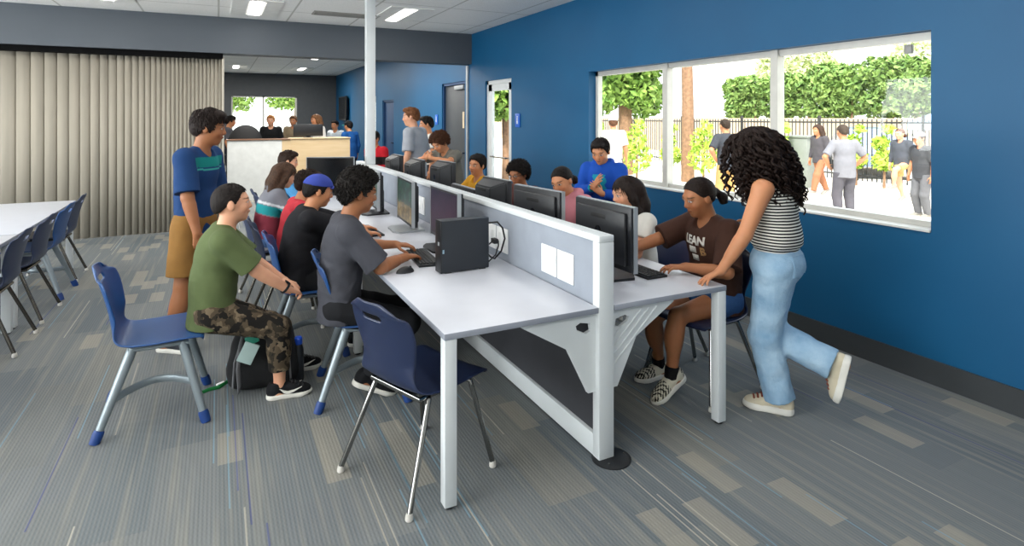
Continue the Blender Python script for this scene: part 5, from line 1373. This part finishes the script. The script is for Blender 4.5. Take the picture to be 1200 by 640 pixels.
# print on the brown shirt: follows the cloth
def shirt_print(root, top, cx):
    bm = bmesh.new(); bm.from_mesh(top.data); from mathutils.bvhtree import BVHTree
    bv = BVHTree.FromBMesh(bm); N, Rc, C = cx['N'], cx['Rc'], cx['C']; fw = Vector(Rc[:, 1])
    def word(txt, x0, z0, size, m):
        cu = bpy.data.curves.new('w', 'FONT'); cu.body = txt; cu.size = size; cu.align_x = 'CENTER'; cu.extrude = .0; cu.offset = .0022
        ob = bpy.data.objects.new('w', cu); COL.objects.link(ob); dgr = bpy.context.evaluated_depsgraph_get(); me = bpy.data.meshes.new_from_object(ob.evaluated_get(dgr)); bpy.data.objects.remove(ob)
        b3 = bmesh.new(); b3.from_mesh(me); bmesh.ops.triangulate(b3, faces=list(b3.faces)); bmesh.ops.subdivide_edges(b3, edges=list(b3.edges), cuts=1)
        def proj(px, pz, eps):
            o = C + Rc @ A3(px, .4, pz); h_ = bv.ray_cast(Vector(o), -fw); p = h_[0] if h_[0] is not None else Vector(C + Rc @ A3(px, .1, pz)); return p + fw * eps
        r = bmesh.ops.extrude_face_region(b3, geom=list(b3.faces)); top_v = {g for g in r['geom'] if isinstance(g, bmesh.types.BMVert)}
        for v_ in b3.verts: v_.co = proj(-(x0 + v_.co.x), z0 + v_.co.y, .0035 if v_ in top_v else .0005)
        q = MB(); q._merge(b3); q.build('chest_print', m, top, 0)
    wp, tp = mat('print_white', '#d8d6d0', .8), mat('print_tan', '#a07a4e', .8)
    word('LEAN', .0, .03, .07, wp); word('IIIII', -.012, -.02, .05, wp); word('IIIII', .0, -.068, .046, wp); word('B', .068, -.03, .066, tp); word('I', -.085, .03, .05, tp)
    bm.free()
shirt_print(Eg, Xg['top'], Xg)
# 9 standing girl with big curls
Ej, Xj = person('girl standing in a striped crop top and pale jeans with long dark curls', (2.82, 2.30), 122, 1.57, tone='tan', lean=13, hipbend=.1, h=.0055, hair='bigcurl', hair_col='#1c110d', seed=9, head=(10, 8, 0), build=1.2,
    hands=S(L=S(at=(2.43, 2.345, .80), wd=(-.85, .3, -.42), wn=(-.4, 0, -1), curl=.28, spread=2.2, wpole=(.3, -.8, -.1)), R=S(at=(2.93, 2.58, 1.0), wd=(-.5, .4, -.6), wn=(-.6, -.6, 0), curl=.3, wpole=(.7, -.2, -.5))),
    feet=S(L=S(at=(2.80, 2.27), yaw=6), R=S(at=(2.95, 2.05), ank=(2.965, 2.065, .31), yaw=0, pitch=78, pole=(0, 1, -.1))),
    top=S(name='crop_top', mat=stripes('black_white_stripes', '#d9d7d0', '#1c1b1d', .0165), sleeve=0, sh_in=.72, hem=-.085, ease=.007, wr=.003, fit=1.0, flare=.93),
    bottom=S(name='jeans', mat=denim('pale_denim', '#7fa3c2', '#b0cbdf'), ease=.008, cuff=.047, wide=1.3, calf=False, waist=.09, wr=.004),
    shoes=S(kind='low', mat=cloth('cream_canvas', '#cdc3ab'), sole=white_sole, laces=cloth('rust_lace', '#8d4a38')))
def patch(cx, target, side, c0, wd, ht, m, name):
    """back pocket following the jeans"""
    from mathutils.bvhtree import BVHTree
    bm = bmesh.new(); bm.from_mesh(target.data); bv = BVHTree.FromBMesh(bm); bm.free(); Rp, P = cx['Rp'], cx['P']; n = 8; vs = []
    for eps in (.0045, .0):
        for i in range(n + 1):
            for j in range(n + 1):
                x, z = c0[0] + (i / n - .5) * wd, c0[1] + (j / n - .5) * ht
                if j == 0: z += .02 * abs(i / n - .5) * 2
                o = Vector(P + Rp @ A3(x, -.4, z)); h_ = bv.ray_cast(o, Vector(Rp[:, 1])); q = h_[0] if h_[0] is not None else Vector(P + Rp @ A3(x, -.08, z))
                vs.append(q - Vector(Rp[:, 1]) * eps)
    N1 = (n + 1) ** 2; k = lambda i, j, l: l * N1 + i * (n + 1) + j
    fs = [(k(i, j, 0), k(i + 1, j, 0), k(i + 1, j + 1, 0), k(i, j + 1, 0)) for i in range(n) for j in range(n)]
    for i in range(n): fs += [(k(i, 0, 0), k(i, 0, 1), k(i + 1, 0, 1), k(i + 1, 0, 0)), (k(i, n, 0), k(i + 1, n, 0), k(i + 1, n, 1), k(i, n, 1)), (k(0, i, 0), k(0, i + 1, 0), k(0, i + 1, 1), k(0, i, 1)), (k(n, i, 0), k(n, i, 1), k(n, i + 1, 1), k(n, i + 1, 0))]
    MB().raw(vs, fs).build(name, m, target, 60)
for sx in (-1, 1): patch(Xj, Xj['bottom'], sx, (sx * .075, .015), .115, .125, denim('pocket_denim', '#7096b8', '#9dbcd4'), 'back_pocket')
# 10 long haired girl in white
person('girl with long straight dark hair in a white top behind the nearest right monitor', (2.62, 3.25), 172, 1.46, tone='light', sit=.455, lean=10, h=.007, hair='long', hair_col='#1e1512', seed=10, head=(0, 8, 0), hands=S(L='desk', R='desk'),
    top=S(mat=cloth('white_top', '#d8d6d0'), sleeve=.3, hem=.06), bottom=S(mat=denim('mid_denim', '#2d4468', '#48648c')), shoes=S(mat=black_shoe))
# 11 boy in blue hoodie
person('boy standing in a royal blue hoodie with a teal chest print by the window', (3.17, 4.45), 216, 1.46, tone='tan', lean=5, h=.007, hair='short', hair_col='#17110f', seed=11, head=(0, 22, 0),
    hands=S(R=S(loc=(.01, .24, 1.03), pole=(.9, -.3, -.6), d=(-.5, .35, .7), n=(-.6, -.6, 0), curl=.25), L=S(loc=(-.05, .22, .97), pole=(-.9, -.3, -.6), d=(.5, .4, .6), n=(.6, -.6, 0), curl=.3)),
    top=S(name='hoodie', mat=attr_cloth('blue_hoodie'), sleeve=.95, hem=.06, ease=.028, sl_ease=.018, hood=True, col=bands('#1a4cab', (-.04, .05, '#1c8fa6', lambda q: (np.abs(q[:, 0] + .006 * np.sin(q[:, 2] * 120)) < .04) & (q[:, 1] > .02)), (-.02, .025, '#3fae8a', lambda q: (np.abs(q[:, 0] - .012) < .016) & (q[:, 1] > .02)))),
    bottom=S(mat=cloth('dark_trousers', '#2a2c33')), shoes=S(mat=black_shoe))
# 12 child in pink hoodie
person('child in a dusty pink hoodie bending over the right desk', (2.66, 4.12), 192, 1.50, tone='tan', sit=.455, lean=14, side=0, h=.007, hair='tied', hair_col='#17110f', seed=12, head=(12, 16, 10), hands=S(L='desk', R='desk'),
    top=S(name='hoodie', mat=cloth('pink_hoodie', '#c4808a'), sleeve=.95, hem=.06, ease=.03, sl_ease=.02, hood=True), bottom=S(mat=cloth('dark_trousers', '#2a2c33')), shoes=S(mat=black_shoe))
# 13 boy with glasses
person('boy with glasses and short black curls seated on the right', (2.70, 5.06), 196, 1.43, tone='brown', sit=.455, lean=12, h=.007, hair='curly', hair_col='#15100e', seed=13, head=(8, 12, 0), glasses=True, hands=S(L='desk', R='desk'),
    top=S(mat=cloth('maroon_shirt', '#5b3a38'), sleeve=.4, hem=.06), bottom=S(mat=cloth('dark_trousers', '#2a2c33')), shoes=S(mat=black_shoe))
# 14 boy in yellow
person('boy with dark hair in a mustard yellow shirt seated on the right', (2.58, 5.86), 190, 1.47, tone='tan', sit=.455, lean=9, h=.008, hair='short', hair_col='#15100e', seed=14, head=(14, 0, -6), hands=S(L='desk', R='desk'),
    top=S(mat=cloth('mustard_shirt', '#d39a2c'), sleeve=.45, hem=.06, ease=.022), bottom=S(mat=cloth('dark_trousers', '#2a2c33')), shoes=S(mat=black_shoe))
# 15 boy hiding his face
person('boy with curly brown hair covering his face with raised hands', (2.56, 6.74), 200, 1.50, tone='tan', lean=17, h=.008, hair='curly', hair_col='#4a2e1f', seed=15, head=(0, 30, 0),
    hands=S(R=S(loc=(.07, .40, 1.16), pole=(.9, .2, -.3), d=(-.8, -.2, .3), n=(0, -1, .2), curl=.5), L=S(loc=(-.08, .40, 1.17), pole=(-.9, .2, -.3), d=(.8, -.2, .3), n=(0, -1, .2), curl=.5)),
    top=S(mat=cloth('grey_olive_shirt', '#6d6a62'), sleeve=.35, hem=.06, ease=.022), bottom=S(mat=cloth('dark_trousers', '#2a2c33')), shoes=S(mat=black_shoe))
# 16 man in grey T-shirt
person('tall young man standing in a pale grey T-shirt at the far end of the desk', (2.54, 8.13), 134, 1.79, tone='light', lean=5, h=.009, hair='short', hair_col='#6b4429', seed=16, head=(22, 4, 0),
    top=S(mat=cloth('heather_shirt', '#9fa3ab'), sleeve=.45, hem=.07, ease=.022, sl_ease=.022), bottom=S(mat=denim('mid_denim', '#2d4468', '#48648c')), shoes=S(mat=black_shoe))
person('dark haired person mostly hidden behind the man in pale grey', (3.0, 8.85), 170, 1.66, tone='tan', h=.012, hair='short', hair_col='#15100e', seed=17, top=S(mat=cloth('white_top', '#d8d6d0'), hem=.06), bottom=S(mat=cloth('dark_trousers', '#2a2c33')), shoes=S(mat=black_shoe))
# 18 child in red and black
person('child in a red shirt with a black band beside the white pole', (2.17, 8.95), 215, 1.43, tone='tan', h=.010, hair='short', hair_col='#15100e', seed=18, head=(0, 8, 0),
    top=S(mat=attr_cloth('red_black_shirt'), sleeve=.6, hem=.06, ease=.022, col=bands('#b51d2a', (-.075, .01, '#1a1516', lambda q: q[:, 2] > -1))), bottom=S(mat=cloth('dark_trousers', '#2a2c33')), shoes=S(mat=black_shoe))
# far room
def far(label, xy, face, Ht, tone, hair, hc, shirt, seed, **k):
    person(label, xy, face, Ht, tone=tone, h=.013, hair=hair, hair_col=hc, seed=seed, top=S(mat=cloth('shirt_' + shirt.strip('#'), shirt), hem=.06, sleeve=k.pop('sleeve', .4), ease=.022), bottom=S(mat=cloth('dark_trousers', '#2a2c33')), shoes=S(mat=black_shoe), **k)
far('dark haired person in the far room behind the face of the standing boy', (.20, 15.4), 0, 1.68, 'tan', 'mop', '#15100e', '#4a4a50', 21)
far('fair haired person in a black T-shirt behind the white counter panel', (1.16, 15.4), 260, 1.70, 'light', 'short', '#a5713f', '#17181b', 22)
far('brown haired person in tan behind the far monitor', (1.74, 15.9), 250, 1.69, 'tan', 'short', '#5d4330', '#8f8068', 23)
far('woman with long brown hair in white behind the maple counter', (2.13, 14.45), 200, 1.72, 'tan', 'long', '#6b4a30', '#d9d6cf', 24)
far('child in a white top near the far blue wall', (2.70, 15.4), 230, 1.57, 'tan', 'short', '#1c1310', '#c9d3da', 25)
far('person in a dark cap and blue shirt beside the maple counter', (2.72, 13.7), 120, 1.57, 'tan', 'short', '#15100e', '#1c4f8c', 26, cap=S(col='#17181b', vis='#2a8f86'), sleeve=.9)
# people outside
def yard(label, px, d, face, Ht, tone, hair, hc, shirt, trousers, seed, bl=1.0, **k):
    p = at(px, 138, d); sh = k.pop('sleeve', .42)
    person(label, (p.x, p.y), face, Ht, z0=-.04, tone=tone, h=.011, hair=hair, hair_col=hc, seed=seed, top=S(mat=cloth('shirt_' + shirt.strip('#'), shirt), hem=.06, sleeve=sh, ease=.026), bottom=S(name='trousers' if bl > .5 else 'shorts', mat=cloth('pants_' + trousers.strip('#'), trousers), len=bl, ease=.012, wide=1.1, waist=-.005), shoes=S(mat=cloth('pale_shoe', '#8b8780')), **k)
yard('person in white T-shirt and white cap outside the left window pane', 719, 11.8, 60, 1.70, 'tan', 'short', '#5a3b28', '#c9c6bf', '#7d7a72', 31, cap=S(col='#dcd9d2'))
yard('man in black T-shirt and tan trousers outside with hands on hips', 852, 10.4, 75, 1.66, 'tan', 'crop', '#2c2018', '#3a3d44', '#b9935f', 32,
     hands=S(L=S(loc=(-.19, .04, .93), pole=(-1, -.5, 0), d=(.6, .5, -.3), n=(.5, -.3, 0)), R=S(loc=(.19, .04, .93), pole=(1, -.5, 0), d=(-.6, .5, -.3), n=(-.5, -.3, 0))))
yard('woman in a dark top and rust trousers walking outside beside the grey-shirted man', 961, 12.8, 170, 1.53, 'tan', 'long', '#3a2a22', '#4b484d', '#9c6a4f', 33, sleeve=.9,
     feet=S(L=S(loc=(-.07, .26, 0)), R=S(loc=(.07, -.24, .03), pitch=25)))
yard('man in a grey T-shirt and grey trousers standing outside with his back turned', 990, 9.5, 62, 1.57, 'tan', 'crop', '#3f342c', '#7d7d84', '#55535a', 34,
     hands=S(L=S(loc=(-.2, .1, .88), pole=(-1, -.5, 0), d=(.5, .6, -.3), n=(.5, -.3, 0)), R=S(loc=(.2, .1, .88), pole=(1, -.5, 0), d=(-.5, .6, -.3), n=(-.5, -.3, 0))))
yard('person in a dark jacket and shorts running outside', 1057, 11.9, 175, 1.46, 'light', 'tied', '#5b3c2a', '#4d5058', '#c2a36d', 35, bl=.35, sleeve=.9,
     feet=S(L=S(loc=(-.07, .34, .25)), R=S(loc=(.07, -.12, .0), pitch=20)))
yard('person in black with a pale cap at the right edge of the window', 1081, 9.9, 165, 1.44, 'tan', 'short', '#2a2220', '#45464a', '#66666a', 36, cap=S(col='#9a9a9c'))
# ================================================================ CAMERA, SKY, LIGHT
cam = bpy.data.cameras.new('camera'); co = bpy.data.objects.new('camera', cam); COL.objects.link(co)
co.location = (0, 0, CH); co.rotation_euler = (PI / 2, 0, -YAW)
cam.sensor_width = 36; cam.lens = FPX / 1200 * 36; cam.shift_y = -(320 - CV) / 1200
cam.clip_start = .05; cam.clip_end = 200
SC.camera = co
w = bpy.data.worlds.new('sky'); SC.world = w; w.use_nodes = True; nt = w.node_tree; nt.nodes.clear()
ou = nt.nodes.new('ShaderNodeOutputWorld'); bg = nt.nodes.new('ShaderNodeBackground'); sk = nt.nodes.new('ShaderNodeTexSky')
sk.sky_type = 'NISHITA'; sk.sun_disc = False; sk.sun_elevation = R(55); sk.sun_rotation = R(200); sk.dust_density = 4; sk.air_density = 1.0
mx = nt.nodes.new('ShaderNodeMix'); mx.data_type = 'RGBA'; mx.inputs[0].default_value = .75; mx.inputs[7].default_value = (3.2, 3.25, 3.2, 1)
nt.links.new(sk.outputs[0], mx.inputs[6]); nt.links.new(mx.outputs[2], bg.inputs[0]); bg.inputs[1].default_value = 1.0
nt.links.new(bg.outputs[0], ou.inputs[0])
sun = bpy.data.lights.new('sun', 'SUN'); sun.energy = 7; sun.angle = R(1.2); sun.color = (1, .95, .86)
so = bpy.data.objects.new('sun', sun); COL.objects.link(so); so.rotation_euler = (R(20), R(-38), 0)
# area lamp as daylight at the unseen left windows, tilted up to brighten the ceiling
li = bpy.data.lights.new('daylight', 'AREA'); li.shape = 'RECTANGLE'; li.size = LW[3] - LW[2]; li.size_y = LW[1] - LW[0]; li.energy = 600; li.color = (.95, .98, 1)
lo = bpy.data.objects.new('daylight', li); COL.objects.link(lo); lo.location = (XL + .02, (LW[0] + LW[1]) / 2, (LW[2] + LW[3]) / 2); lo.rotation_euler = (0, R(-102), 0)
vs = SC.view_settings; vs.view_transform = 'Standard'; vs.look = 'None'; vs.exposure = -.06; vs.gamma = 1; vs.use_curve_mapping = False
SC.display_settings.display_device = 'sRGB'
SC.cycles.max_bounces = 8; SC.cycles.diffuse_bounces = 4; SC.cycles.transparent_max_bounces = 12; SC.cycles.caustics_reflective = False; SC.cycles.caustics_refractive = False
SC.cycles.use_denoising = True; SC.cycles.sample_clamp_indirect = 6
